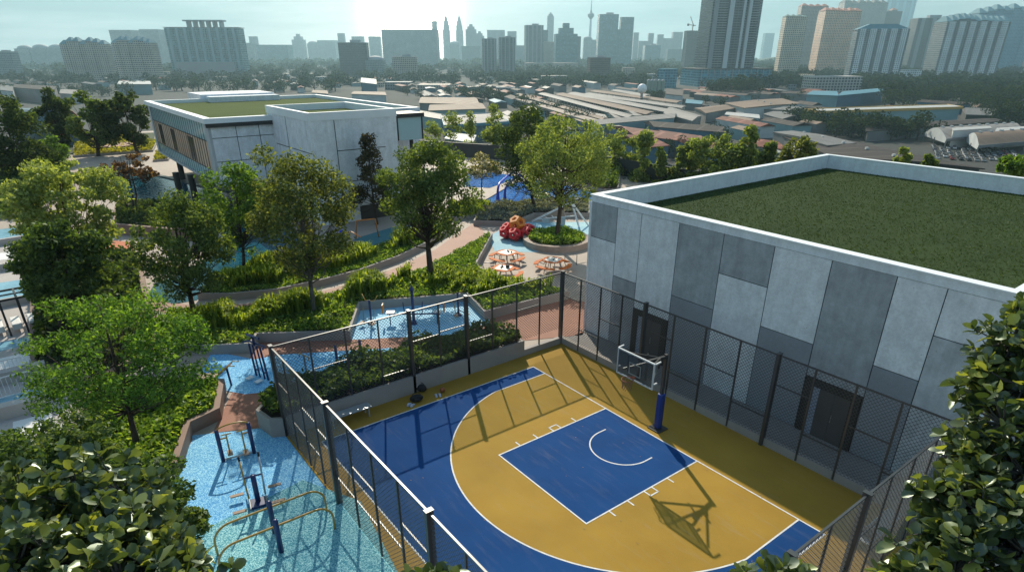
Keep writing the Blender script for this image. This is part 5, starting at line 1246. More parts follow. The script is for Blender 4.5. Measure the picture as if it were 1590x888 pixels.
# packed small roofs filling the yards; each keeps clear of the ones around it
g = random.Random(21); occ = []
for o in list(bpy.data.objects):
    if o.get('category') in ('shed','warehouse','canopy','pavilion') and o.type == 'EMPTY':
        rf = [c_ for c_ in o.children if c_.name.startswith('roof')]
        if rf:
            bb = rf[0].bound_box; ex_ = max(b_[0] for b_ in bb); ey_ = max(b_[1] for b_ in bb); a_ = o.rotation_euler.z
            k_ = max(1, int(ex_/max(ey_,1))); 
            for i in range(-k_, k_+1): occ.append((o.location.x+cos(a_)*ex_*i/k_, o.location.y+sin(a_)*ex_*i/k_, ey_*1.05))
RN = {'rust':'rust-roofed','grey':'grey-roofed','pale':'pale-roofed','dark':'dark-roofed','tan':'tan-roofed','blue':'blue-roofed','white':'white-roofed'}
def fill(u0, u1, v0, v1, n, head, where, grp):
    for _ in range(n*40):
        if n <= 0: break
        u, v = g.uniform(u0,u1), g.uniform(v0,v1); p = at(u, v, GZ); L_ = g.uniform(26,84)*(1 if _ % 2 else .6); W_ = g.uniform(8,14); th = head+g.uniform(-.03,.03)
        pts = [(p.x+cos(th)*L_*.5*t, p.y+sin(th)*L_*.5*t) for t in (-.9,-.7,-.5,-.3,-.1,.1,.3,.5,.7,.9)]
        if any(hypot(x-a, y-b) < r_+W_*.55 for x, y in pts for a, b, r_ in occ): continue
        for x, y in pts: occ.append((x, y, W_*.6))
        kd = g.choices(['rust','grey','pale','dark','tan','blue','white'], [38,14,7,24,11,3,3])[0]; h = g.uniform(4.5,8); n -= 1
        r = empty('low_shed', (p.x,p.y,GZ), 'small '+RN[kd]+' shed '+where, 'shed', grp, th); rg = g.uniform(.8,2.2)
        M().add([(-L_/2,-W_/2,h),(L_/2,-W_/2,h),(L_/2,W_/2,h),(-L_/2,W_/2,h),(-L_/2,0,h+rg),(L_/2,0,h+rg)], [(0,1,5,4),(4,5,2,3),(0,4,3),(1,2,5),(3,2,1,0)]).build('roof', SH[kd], r)
        M().prism([(-L_*.48,-W_*.47),(L_*.48,-W_*.47),(L_*.48,W_*.47),(-L_*.48,W_*.47)], 0, h-.05, cap=False, bottom=False).build('wall', SW[g.choice(['blue','grey','white','dark','teal'])], r)
fill(870,1260,160,240,90,-.44,'packed among the roofs of the rail yard','small sheds of the rail yard')
fill(1090,1270,146,190,30,-.2,'packed beside the cream flat-roofed shed','small sheds beside the cream shed')
fill(620,850,136,205,40,-.44,'in the quarter right of the clubhouse','small sheds right of the clubhouse')
fill(380,640,118,146,26,-.3,'seen over the clubhouse roof','small sheds beyond the clubhouse')
fill(0,260,124,150,26,.1,'among the trees at the left','small sheds at the left')
fill(1370,1600,170,200,10,-.2,'between the green slope and the vaulted sheds','small sheds below the green slope')
fill(830,1010,128,150,14,-.44,'at the far end of the rail yard','small sheds at the far end of the rail yard')
# ---------------- cars
CARM = [mat('car_'+n_, c_, .25, spec=.8) for n_, c_ in (('white',(.7,.7,.7)),('silver',(.36,.38,.40)),('black',(.02,.02,.022)),('blue',(.04,.07,.16)),('red',(.32,.03,.03)))]
CN = ['white','silver','black','dark blue','red']
def carmesh(mt):
    r = empty('parked_car', (0,0,0), 'x', 'car')
    M().box((0,0,.55),(4.3,1.75,.62)).build('body', mt, r, bevel=.12); M().box((-.2,0,1.1),(2.4,1.55,.55),0,.75).build('cabin', DARK, r)
    m = M()
    for x in (-1.35,1.35):
        for y in (-.8,.8): m.tube([(x,y-.1,.32),(x,y+.1,.32)], .32, 10)
    m.build('wheels', BLACK, r); return r
protos = [carmesh(c_) for c_ in CARM]; used = set()
def car(p, th, ci, where, group):
    o = protos[ci] if ci not in used else copy_tree(protos[ci]); used.add(ci)
    o.location = (p.x,p.y,GZ+.05); o.rotation_euler = (0,0,th); o['label'] = CN[ci]+' car '+where; o['group'] = group
A_, B_, C_ = at(1450,228,GZ), at(1590,236,GZ), at(1480,248,GZ)
ex = (B_-A_).normalized(); ey = Vector((-ex.y,ex.x,0)); 
if ey.dot(C_-A_) < 0: ey = -ey
g = random.Random(4); L = (B_-A_).length
for row in range(9):
    for k in range(int(L/3.1)):
        if g.random() < .12: continue
        p = A_ + ex*(k*3.1+g.uniform(-.3,.3)) + ey*(row*5.4 + (row//2)*1.6)
        car(p, atan2(ey.y,ey.x)+g.uniform(-.06,.06), g.choices(range(5),[35,30,18,12,5])[0], 'in the crowded car park below the vaulted sheds', 'cars in the crowded car park')
for u, v in ((1196,192),(1205,195),(1212,193),(1220,196),(1185,190),(1200,199),(1188,196),(1215,200),(1224,200),(1232,198),(1190,187),(1208,188)):
    car(at(u,v,GZ), g.uniform(0,3), g.choices(range(5),[40,25,10,10,15])[0], 'in the small yard left of the dark trees', 'cars in the small yard')
for i in range(20):
    u = 1062+ (i%10)*4.2; v = 166+(i//10)*2.2
    car(at(u,v,GZ), .4+g.uniform(-.1,.1), g.choices(range(5),[50,25,10,10,5])[0], 'by the small light blue roof beyond the canopies', 'cars by the light blue roof')

# ---------------- trees of the city
def clumpmesh(name, mt, seed, n=420, leaf=.16):
    gg = np.random.default_rng(seed); V = []
    for k in range(9):
        c = gg.normal(size=3)*np.array([.42,.42,.26]); P, d = in_ellipsoid(n//9, c, (.46,.46,.36), .4, gg); V.append(leaves(P, leaf, .75, .5, 0, d, .8, gg))
    return np.concatenate(V)
CM = [leafmat('city_leaf_dark', [(.009,.020,.011),(.017,.032,.015),(.030,.048,.018)], .25, .6, .008), leafmat('city_leaf_mid', [(.014,.028,.012),(.027,.047,.017),(.048,.072,.022)], .25, .6, .008)]
PROT = []
for i in range(4):
    r = empty('city_tree', (0,0,0), 'x', 'tree'); o = np_mesh('crown', clumpmesh('crown', None, 20+i, 520)*.62+np.array([0,0,.62]), 4, CM[i%2], r)
    M().tube([(0,0,0),(0,0,.55)],[.05,.03],6).build('trunk', BARK, r); PROT.append(r)
usedp = set()
def ctree(p, h, i, label, group):
    o = PROT[i] if i not in usedp else copy_tree(PROT[i]); usedp.add(i)
    o.location = (p.x,p.y,GZ-.3); o.scale = (h*g.uniform(.85,1.25),h*g.uniform(.85,1.25),h); o.rotation_euler = (0,0,g.uniform(0,6)); o['label'] = label; o['group'] = group
def belt(pts, n, h, label, group, jx=6, jy=2):
    for i in range(n):
        t = i/(n-1)*(len(pts)-1) if n > 1 else 0; k = min(int(t), len(pts)-2); f = t-k
        u = pts[k][0]+(pts[k+1][0]-pts[k][0])*f+g.uniform(-jx,jx); v = pts[k][1]+(pts[k+1][1]-pts[k][1])*f+g.uniform(-jy,jy)
        ctree(at(u,v,GZ), h*g.uniform(.75,1.2), g.randrange(4), label, group)
belt([(1235,200),(1290,210),(1345,212)], 12, 13, 'dark tree in the clump between grey yard and huge dark roof', 'trees beside the huge dark roof', 5, 4)
belt([(1350,216),(1425,214)], 12, 13, 'dark tree in the clump left of the vaulted sheds', 'trees left of the vaulted sheds', 6, 5)
belt([(1372,166),(1412,166)], 7, 19, 'big dark tree behind the yellow-rimmed shed', 'trees behind the yellow-rimmed shed', 6, 3)
belt([(1420,160),(1500,158),(1590,166)], 26, 17, 'tree in the green slope right of the yellow-rimmed shed', 'trees on the green slope at the right', 8, 7)
belt([(1500,172),(1545,190),(1600,196)], 20, 14, 'tree between the green slope and the vaulted sheds', 'trees above the vaulted sheds', 10, 7)
belt([(1102,150),(1150,152),(1165,150)], 12, 20, 'dark tree at the foot of the wide teal podium', 'trees at the teal podium', 6, 3)
belt([(1000,152),(1032,156)], 9, 9, 'clipped dark tree in the row before the white pavilion', 'row of trees at the white pavilion', 3, 1)
belt([(780,160),(850,178),(900,195)], 14, 9, 'low tree on the bank along the elevated rail track', 'trees along the elevated rail track', 12, 5)
belt([(700,150),(760,158),(820,165)], 14, 12, 'dark tree between market shed and elevated rail track', 'trees behind the market shed', 10, 4)
belt([(1100,165),(1180,160),(1260,155)], 10, 9, 'tree between the teal podium and the cream shed', 'trees before the teal podium', 14, 5)
belt([(900,175),(1000,200),(1160,235)], 16, 7, 'small dark tree between the packed roofs of the rail yard', 'trees between the yard roofs', 26, 14)
belt([(640,150),(690,170)], 5, 9, 'small tree beside the tan market shed', 'trees beside the market shed', 8, 4)
belt([(250,143),(400,145),(520,140)], 24, 15, 'dark tree in the belt just above the clubhouse roof', 'tree belt above the clubhouse', 10, 3)
belt([(0,150),(110,150),(230,146)], 18, 13, 'dark tree among the low houses at the left', 'trees among the houses at the left', 8, 4)
belt([(1545,215),(1552,216)], 2, 9, 'lone green tree before the second vaulted shed', 'trees before the second vaulted shed', 3, 1)
belt([(690,205),(780,214),(940,240),(1180,262)], 16, 9, 'tree down in the yards just below the deck rim', 'trees below the deck rim', 14, 6)
# far-off woods read as one mass
V = []
base_ = [clumpmesh('w', None, 60+i, 130, .34)*.62 for i in range(4)]
def wood(u0, u1, v0, v1, n, h):
    for i in range(n):
        f = g.random(); v = v1-(v1-v0)*f**.8; u = g.uniform(u0,u1); p = at(u, v, GZ); k = h*g.uniform(.7,1.3)
        V.append(base_[g.randrange(4)]*np.array([k*1.2,k*1.2,k])+np.array([p.x,p.y,GZ+k*.55]))
wood(-60,1660,99,106,900,24); wood(-60,1080,106,118,420,18); wood(-60,900,116,134,330,14); wood(780,1010,112,138,220,14)
wood(1165,1260,98,140,260,16); wood(1330,1660,112,150,420,16); wood(985,1110,100,128,140,18); wood(1240,1420,126,140,90,12); wood(1200,1320,104,124,90,16)
tag(np_mesh('far_woods', np.concatenate(V), 4, CM[0]), 'belts of far dark woods between the city blocks', 'woods', kind='stuff')
# ---------------- sprawl of small far roofs in the belts (each a block of its own)
g = random.Random(9); kinds = ['pale','beige','grey']
spr = [(150,112),(255,118),(300,127),(345,125),(430,112),(470,120),(500,128),(590,134),(640,116),(670,122),(700,112),(735,122),(760,128),(690,140),(815,130),(850,112),(930,130),(965,128),(1000,110),(1010,124),(1180,118),(1230,138),(1180,150),(1420,128),(1560,122)]
hood = ['left of the condominiums','below the second ribbed condominium','under the wide teal slab','at the wide teal slab\'s podium','below the broad teal office block','left of the dark slab','before the dark slab','under the sun rays','right of the sun','below the spired pair','before the spired pair','left of the dark ribbed pair','under the dark ribbed pair','above the market shed','beside the far end of the rail yard','below the slim skyscraper','right of the red-brown block\'s foot','beyond the red-brown block','under the squat teal block','left of the blue glass block','right of the tall balcony tower','left of the car park block','near the tall tower\'s podium','right of the small white block','at the right edge below the blue condominium']
for (u, v), hd in zip(spr, hood):
    wpx = g.uniform(10,24); block(u-wpx/2,u+wpx/2,v-g.uniform(5,9),v+2,g.choice(kinds),'small low city block '+hd, roof='flat', dp=.6, name='low_block', cat='building', yaw=g.uniform(-.5,.5))
# ---------------- air: one closed box of even haze, sky outside
hz = M().box((CAM.x,CAM.y,(GZ-1+520)/2),(9300,9300,520-(GZ-1)))
hm_, nt_, out_ = new_mat('haze_air'); pv = N(nt_, 'ShaderNodeVolumePrincipled'); pv.inputs['Color'].default_value = (.55,.86,1.0,1); pv.inputs['Density'].default_value = .00013; pv.inputs['Anisotropy'].default_value = .4
nt_.links.new(pv.outputs[0], out_.inputs['Volume'])
o = hz.build('haze', hm_); o.location = (0,0,0); tag(o, kind='stuff')
# ------------------------------------------------------------------ exercise stations
def eq(name, p, label, rz=0.0, cat='exercise machine'):
    return empty(name, (p.x,p.y,.006), label, cat, 'outdoor exercise machines', rz)
def ang(a, b): return atan2(b.y-a.y, b.x-a.x)
# air walker
a, b = at(347,716), at(395,703); c = (a+b)/2; hl = (b-a).length/2
r = eq('air_walker', c, 'air walker with two navy posts, ochre arch and swinging footplates', ang(a,b))
for s in (-1,1):
    M().tube([(s*hl,0,0),(s*hl,0,1.38)], .075, 12).build('post', NAVY, r, True)
M().tube([(-hl+2*hl*i/12,0,1.36+.16*sin(pi*i/12)**.5) for i in range(13)], .03, 8).build('top_arch', GOLD, r, True)
M().tube([(-hl,0,.06),(hl,0,.06)], .035, 8).build('base_rail', SILV, r)
for s, dy in ((-1,.16),(1,-.12)):
    x = s*hl*.48
    m = M(); m.tube([(x,0,.98),(x,dy,.22)], .03, 8); m.tube([(s*hl,0,.98),(x,0,.98)], .03, 8); m.tube([(x-.18,.0,1.12),(x+.18,0,1.12)], .025, 8); m.tube([(x,0,.98),(x,0,1.12)], .025, 8)
    m.build('swing_arm', GOLD, r)
    M().box((x,dy,.2),(.19,.42,.04)).build('footplate', RUBT, r, bevel=.01)
# cross trainer
a = at(402,782); r = eq('cross_trainer', a, 'cross trainer with long handles and four tan footplates on blue rubber', ang(at(402,782), at(392,735))-pi/2)
M().box((0,0,.05),(.62,.5,.10)).build('base_box', NAVY, r, bevel=.02)
M().tube([(0,.05,.05),(0,.14,1.12)], .09, 10).build('post', NAVY, r, True)
M().tube([(-.26,.14,1.08),(.26,.14,1.08)], .035, 8).build('axle', NAVY, r)
for s in (-1,1):
    M().tube([(s*.27,.0,.32),(s*.29,.15,1.08),(s*.31,.42,1.62)], .03, 8).build('handle_bar', GOLD if s < 0 else SILV, r, True)
    M().tube([(s*.31,.42,1.62),(s*.315,.48,1.76)], .036, 8).build('grip', BLACK, r, True)
    m = M().tube([(s*.27,-.5,.22),(s*.27,.75,.22)], .028, 8); m.build('link', GREYM, r)
    for y in (-.42,.55): M().box((s*.62,y,.2),(.44,.15,.04)).build('footplate', RUBT, r, bevel=.01)
# parallel bars
a, b = at(427,826), at(437,856); L0, L1 = at(355,862), at(492,806)
th = ang(L0, L1); c = (a+b)/2; r = eq('parallel_bars', c, 'parallel bars with long ochre rails bent down at both ends and two navy posts', th)
loc = lambda p: Vector(((p-c).x*cos(-th)-(p-c).y*sin(-th), (p-c).x*sin(-th)+(p-c).y*cos(-th)))
for p in (a, b):
    q = loc(p); y = q.y
    M().tube([(q.x,y,0),(q.x,y,1.22),(q.x,y,1.27)], [.085,.085,.05], 12).build('post', NAVY, r, True)
    hl = 1.75; rr = .55; H = 1.02; pts = [(q.x-hl,y,0)]
    for i in range(9): t = pi*i/16; pts.append((q.x-hl+rr-rr*cos(t), y, H-rr+rr*sin(t)))
    for i in range(9): t = pi/2-pi*i/16; pts.append((q.x+hl-rr+rr*cos(t), y, H-rr+rr*sin(t)))
    pts.append((q.x+hl,y,.0))
    M().tube(pts, .036, 8).build('rail', GOLD, r, True)
# upper yard
def stepper(u, v, label, rz):
    r = eq('stepping_machine', at(u,v), label, rz)
    M().tube([(0,0,0),(0,0,1.45)], .06, 10).build('post', NAVY, r, True)
    M().box((0,0,.06),(.3,.3,.12)).build('base_box', NAVY, r)
    M().tube([(-.5,.1,1.75),(-.28,.02,1.42),(.28,.02,1.42),(.5,.1,1.75)], .025, 8).build('handle_bar', GOLD, r, True)
    for s in (-1,1):
        M().tube([(0,0,.35),(s*.34,-.35,.22)], .03, 8).build('crank', GREYM, r)
        M().box((s*.34,-.45,.22),(.22,.40,.05)).build('footplate', RUBT, r)
        M().tube([(s*.3,-.3,.3),(s*.34,-.15,1.0)], .025, 8).build('lever', GOLD, r)
stepper(577,503, 'stepping machine with navy post at the left end of the upper blue yard', .6)
stepper(712,490, 'stepping machine with navy post at the right end of the upper blue yard', 1.4)
p = at(643,503); r = eq('seated_press', p, 'seated press machine with two white seats round a navy column', .95)
M().tube([(0,0,0),(0,0,.25),(0,0,2.1)], [.2,.09,.08], 12).build('post', NAVY, r, True)
M().tube([(0,0,2.08),(0,0,2.32)], [.16,.03], 10).build('cap', NAVY, r)
M().tube([(-1.5,0,.62),(1.5,0,.62)], .045, 8).build('cross_beam', NAVY, r)
for s in (-1,1):
    M().box((s*1.35,.25,.62),(.50,.5,.07)).build('seat', WMET, r, bevel=.02)
    M().bar((s*1.35,0,.62),(s*1.35,0,0),.06).build('seat_leg', NAVY, r)
    M().tube([(s*.5,0,.62),(s*.55,0,1.35)], .03, 8).build('press_arm', NAVY, r)
    M().box((s*1.75,.2,.9),(.08,.4,.5)).build('backrest', AMBER, r, bevel=.02)
# left yard
a = at(405,588); r = eq('pull_down_trainer', a, 'navy double pull-down frame beside the fence corner', .35)
for s in (-1,1):
    m = M(); m.tube([(s*.45,.1,0),(s*.40,0,1.75)], .05, 8); m.tube([(s*.18,.1,0),(s*.14,0,1.75)], .04, 8); m.bar((s*.45,.1,.35),(s*.18,.1,.35),.05)
    m.build('frame_leg', NAVY, r)
    M().box((s*.32,-.35,.12),(.24,.32,.05)).build('footplate', WMET, r)
M().tube([(-.75,-.1,1.78),(-.6,.1,1.82),(.6,.1,1.82),(.75,-.1,1.78)], .045, 8).build('top_bar', NAVY, r, True)
M().tube([(0,0,1.75),(0,0,2.25)], .06, 8).build('post', NAVY, r)
M().tube([(-.45,0,2.22),(.45,0,2.22)], .06, 8).build('head', NAVY, r)
a = at(325,598); r = eq('sit_up_bench', a, 'tan sit-up bench with ochre handles on the left blue yard', .9)
M().box((.0,.0,.48),(.9,.5,.07)).build('seat', RUBT, r, bevel=.02)
M().bar((.5,.05,.5),(1.15,.05,1.05),.42,.06).build('back_board', RUBT, r)
for y in (-.2,.28): M().tube([(.45,y,.5),(1.2,y,1.12),(1.5,y,1.12)], .028, 8).build('side_rail', GOLD, r, True)
M().tube([(.0,0,.45),(.0,0,0)], .07, 8).build('post', NAVY, r)
M().tube([(1.0,0,.95),(1.05,0,0)], .05, 8).build('rear_post', NAVY, r)
def twopost(pa, pb, label, h):
    a, b = at(*pa), at(*pb); c = (a+b)/2; r = eq('bar_station', c, label, ang(a,b)); hl = (b-a).length/2
    for s in (-1,1): M().tube([(s*hl,0,0),(s*hl,0,h)], .07, 10).build('post', NAVY, r, True)
    M().tube([(-hl-.25,0,h-.08),(hl+.25,0,h-.08)], .03, 8).build('bar', GOLD, r)
    M().tube([(-hl,0,.6),(-hl+.4,-.1,.6),(-hl+.4,-.1,.02)], .03, 8).build('lower_loop', GOLD, r, True)
twopost((525,572),(562,563), 'bar station with two navy posts and an ochre bar behind the shrub planter', 1.25)
a = at(477,585); r = eq('hip_twister', a, 'small ochre twisting machine half hidden behind the shrub planter', .3)
M().tube([(0,0,0),(0,0,1.15)], .05, 8).build('post', GREYM, r); M().tube([(-.35,0,.95),(-.35,0,1.15),(.35,0,1.15),(.35,0,.95)], .03, 8).build('handle_bar', GOLD, r)
M().cyl((.0,.35,.1),.2,.05,14).build('turning_plate', WMET, r)

# ------------------------------------------------------------------ picnic tables
def picnic(u, v, label, rz):
    p = at(u, v); r = empty('picnic_table', (p.x,p.y,.008), label, 'table', 'round picnic tables on the terrace', rz)
    oct_ = lambda R, n=8: [(R*cos(2*pi*(i+.5)/n), R*sin(2*pi*(i+.5)/n)) for i in range(n)]
    M().prism(oct_(.82),.71,.76).build('tabletop', ORANGE, r, bevel=.012)
    M().box((0,0,.764),(.98,.98,.008)).build('table_centre', TABW, r)
    for k in range(4):
        a = k*pi/2; m = M(); A = [a-.62+1.24*i/8 for i in range(9)]
        m.add([(1.05*cos(t),1.05*sin(t),.45) for t in A]+[(1.38*cos(t),1.38*sin(t),.45) for t in A]+[(1.05*cos(t),1.05*sin(t),.40) for t in A]+[(1.38*cos(t),1.38*sin(t),.40) for t in A],
              [(i,i+9,i+10,i+1) for i in range(8)]+[(18+i,19+i,28+i,27+i) for i in range(8)]+[(i,i+1,19+i,18+i) for i in range(8)]+[(9+i,27+i,28+i,10+i) for i in range(8)])
        m.build('bench_seat', ORANGE, r)
        M().tube([(.5*cos(a),.5*sin(a),.7),(.72*cos(a),.72*sin(a),.3),(1.2*cos(a),1.2*sin(a),.4)], .028, 6).build('seat_arm', GREYM, r)
        M().tube([(1.2*cos(a),1.2*sin(a),.4),(1.25*cos(a),1.25*sin(a),0)], .03, 6).build('leg', GREYM, r)
        a2 = a+pi/4; M().tube([(.45*cos(a2),.45*sin(a2),.7),(.62*cos(a2),.62*sin(a2),0)], .03, 6).build('table_leg', GREYM, r)
    return p
pc = [picnic(787,407,'orange picnic table nearest the climbing dome',.2), picnic(782,432,'orange picnic table half hidden by grasses, with dark things on it',.5), picnic(858,419,'orange picnic table in front of the round planter',.35)]
def railbar(u, v, rz, label):
    p = at(u, v); r = empty('cycle_rail', (p.x,p.y,.008), label, 'rail', None, rz)
    M().tube([(-.45,0,0),(-.45,0,.72),(-.36,0,.8),(.36,0,.8),(.45,0,.72),(.45,0,0)], .03, 8).build('hoop', GREYM, r, True)
    for s in (-.45,.45): M().cyl((s,0,0),.07,.012,10).build('foot_plate', GREYM, r)
railbar(760,425,.9,'bent grey metal rail at the left of the half hidden picnic table'); railbar(886,410,.6,'bent grey metal rail between picnic table and concrete hall')
def smalls(p, label, items):
    r = empty('tabletop_things', (p.x,p.y,.777), label, 'tableware')
    for x, y, rr, h in items: M().cyl((x,y,0),rr,h,10).build('cup', BLACK, r)
smalls(pc[0],'dark cups on the picnic table nearest the climbing dome',[(.1,.1,.05,.1),(.3,.2,.05,.09),(-.1,.15,.04,.1)])
smalls(pc[1],'dark bag and cups on the half hidden picnic table',[(.2,.2,.13,.2),(-.1,.0,.05,.1),(-.3,.1,.05,.08),(0,-.2,.05,.1)])
smalls(pc[2],'small dark things on the picnic table before the round planter',[(.1,-.05,.04,.07),(.0,.12,.04,.06)])

# ------------------------------------------------------------------ climbing dome: pierced red balls and an amber one on top
def dodeca():
    g = (1+sqrt(5))/2; ico = [Vector(v).normalized() for v in [(-1,g,0),(1,g,0),(-1,-g,0),(1,-g,0),(0,-1,g),(0,1,g),(0,-1,-g),(0,1,-g),(g,0,-1),(g,0,1),(-g,0,-1),(-g,0,1)]]
    F = [(0,11,5),(0,5,1),(0,1,7),(0,7,10),(0,10,11),(1,5,9),(5,11,4),(11,10,2),(10,7,6),(7,1,8),(3,9,4),(3,4,2),(3,2,6),(3,6,8),(3,8,9),(4,9,5),(2,4,11),(6,2,10),(8,6,7),(9,8,1)]
    cen = [((ico[a]+ico[b]+ico[c])/3).normalized() for a,b,c in F]; pent = []
    for k, v in enumerate(ico):
        idx = [i for i, f in enumerate(F) if k in f]; u = v.orthogonal().normalized(); w_ = v.cross(u)
        idx.sort(key=lambda i: atan2(cen[i].dot(w_), cen[i].dot(u))); pent.append((v, [cen[i] for i in idx]))
    return pent
DOD = dodeca()
def pierced(name, c, R, mt, parent, hole=.55):
    m = M()
    for v, ps in DOD:
        o = [Vector(c)+p*R for p in ps]; ctr = sum((p for p in ps), Vector())/5
        inn = [Vector(c)+(ctr+(p-ctr)*hole)*R for p in ps]; back = [Vector(c)+(ctr+(p-ctr)*hole*.8)*R*.74 for p in ps]
        m.add(o+inn+back, [(i,(i+1)%5,5+(i+1)%5,5+i) for i in range(5)]+[(5+i,5+(i+1)%5,10+(i+1)%5,10+i) for i in range(5)])
    return m.build(name, mt, parent)
p = at(803,369); r = empty('climbing_dome', (p.x,p.y,.012), 'red climbing dome of pierced balls with an amber ball on top', 'climbing frame')
for k in range(6):
    a = k*pi/3+.2; pierced('red_ball', (1.05*cos(a),1.05*sin(a),.56), .60, RED, r)
pierced('amber_ball', (0,0,1.12), .78, AMBER, r, .5)
# white slanted climbing frame
q = lambda u, v, z=0: at(u, v, z)
F0 = at(884,352); r = empty('white_climbing_frame', (F0.x,F0.y,.012), 'white slanted climbing frame beside the round planter', 'climbing frame')
lw = lambda P_: Vector((P_.x-F0.x, P_.y-F0.y, P_.z))
foot = at(826,344); tip = at_depth(898,309, at(898,350)); apex = foot.lerp(tip, .86)
M().bar(lw(foot), lw(tip), .16, .16).build('main_beam', WMET, r)
for u, v in ((899,353),(914,351)):
    M().bar(lw(apex), lw(at(u,v)), .12).build('leg', WMET, r)
mid = foot.lerp(tip,.1); lf = apex.lerp(at(899,353), .55)
M().bar(lw(mid), lw(lf), .09).build('cross_bar', WMET, r)
m = M()
for t in (.3,.45,.6,.75):
    a_ = foot.lerp(apex,t); b_ = mid.lerp(lf,t); m.bar(lw(a_), lw(b_), .05)
m.build('rung', WMET, r)
a_, b_, c_ = foot.lerp(apex,.35), foot.lerp(apex,.8), mid.lerp(lf,.75)
n_ = (b_-a_).cross(c_-a_).normalized()*.03
m = M(); m.add([lw(x) for x in (a_-n_,b_-n_,c_-n_,a_+n_,b_+n_,c_+n_)], [(0,1,2),(5,4,3),(0,3,4,1),(1,4,5,2),(2,5,3,0)]); m.build('canvas_panel', mat('canvas_tan', (.42,.30,.22), .7), r)
for t0 in (.15,.55):
    x = lw(mid.lerp(lf,t0+.1)); m = M(); m.box((x.x,x.y,x.z*.5),(.7,.06,max(.3,x.z)), .6); m.build('side_panel', mat('panel_pale', (.55,.62,.63), .4), r)
# blue water arches
p = at(778,320); r = empty('water_arch', (p.x,p.y,.012), 'two tall blue pipe arches that spray over the children\'s pool', 'play arch', None, 0)
for (u, v), du in (((773,318),0),((784,321),1)):
    a_ = at(u, v); far = at(812,291) if du else at(803,287)
    d_ = Vector((far.x-a_.x, far.y-a_.y, 0)); x0 = Vector((a_.x-p.x, a_.y-p.y, 0)); H = 2.0
    pts = [x0+Vector((0,0,.0)), x0+Vector((0,0,H*.6))]+[x0+d_*.12*(1-cos(t))+Vector((0,0,H*.6+H*.4*sin(t))) for t in [pi*i/12 for i in range(1,7)]]+[x0+d_*.5+Vector((0,0,H)), x0+d_*.8+Vector((0,0,H*.92)), x0+d_+Vector((0,0,H*.55))]
    M().tube(pts, [.24,.13]+[.12]*6+[.11,.11,.10], 10).build('pipe', PBLUE, r, True)
    M().cyl((x0.x,x0.y,0),.3,.12,14).build('foot', PBLUE, r)
p = at(841,304,.1); m = M(); m.tube([(.8*cos(2*pi*i/24),.8*sin(2*pi*i/24),.12) for i in range(24)], .17, 10, closed=True)
o = m.build('float_ring', mat('float_yellow', (.42,.45,.05), .4), None, True); o.location = (p.x,p.y,.0); tag(o, 'yellow-green float ring on the blue pool behind the pale tree', 'float')
p = at(872,325); r = empty('water_slide', (p.x,p.y,.012), 'small yellow pool slide behind the pale tree trunk', 'slide')
m = M(); m.add([(-1.4,-.35,.1),(-1.4,.35,.1),(.3,.35,1.5),(.3,-.35,1.5),(-1.4,-.35,.02),(-1.4,.35,.02),(.3,.35,1.4),(.3,-.35,1.4)],[(0,3,2,1),(4,5,6,7),(0,1,5,4),(1,2,6,5),(2,3,7,6),(3,0,4,7)])
m.build('chute', mat('slide_yellow', (.62,.40,.06), .4), r)
for s in (-.4,.4): M().bar((-1.4,s,.18),(.35,s,1.65),.06,.16).build('side_rail', bpy.data.materials['slide_yellow'], r)
for s in (-.3,.3): M().tube([(.35,s,0),(.35,s,1.45)], .05, 8).build('leg', PBLUE, r)
# play corner beside the clubhouse
sheet('shaded_play_turf', P2((470,405),(500,392),(560,368),(612,352),(690,346),(692,354),(640,368),(600,386),(540,406),(480,410)), .009, mat('shade_toned_rubber', (.045,.17,.20), .85, (.035,.14,.17), .3, .6, .2, 12))  # the shade on this rubber is put into its dark teal colour
for u, v, R, lab in ((569,389,.95,'round trampoline with orange rim nearest the tall tree'),(548,403,.95,'round trampoline with grey rim at the edge of the grasses'),(546,380,.75,'small round trampoline behind the other two')):
    p = at(u,v); r = empty('trampoline', (p.x,p.y,.012), lab, 'trampoline', 'trampolines beside the clubhouse')
    M().tube([(R*cos(2*pi*i/32),R*sin(2*pi*i/32),.06) for i in range(32)], .06, 8, closed=True).build('rim', ORANGE if 'orange' in lab else RUBT, r, True)
    M().cyl((0,0,.03),R-.05,.02,32).build('mat', mat('tramp_mat', (.02,.05,.11), .7) if u == 569 else bpy.data.materials['tramp_mat'], r)
a, b = at(553,372), at(588,368); r = empty('amber_arch', (a.x,a.y,.012), 'thin amber play arch in front of the dark wall plinth', 'play arch')
d = b-a; M().tube([Vector((d.x*(i/12),d.y*(i/12),1.55*min(1,4*sin(pi*i/12))**.6 if 0<i<12 else 0)) for i in range(13)], .055, 8).build('arch', AMBER, r, True)
for k in (0.0,1.0): M().cyl((d.x*k,d.y*k,0),.12,.06,12).build('foot', GREYM, r)
a = at(521,404); t = at_depth(530,357,a); r = empty('blue_play_post', (a.x,a.y,.012), 'leaning blue play post with amber side hoops right of the olive tree', 'play post')
d = t-a; M().tube([(0,0,0), d*.5, d], [.16,.13,.11], 10).build('post', PBLUE, r, True)
M().tube([d*.75+Vector((0,0,0)), d*.75+Vector((-.7,.4,.1)), d*.4+Vector((-1.1,.6,-.2)), Vector((-1.0,.5,0))], .05, 8).build('hoop', AMBER, r, True)
M().tube([d*.85, d*.85+Vector((.9,.5,.3)), d*.8+Vector((1.6,.9,.1))], .04, 8).build('arm', AMBER, r, True)
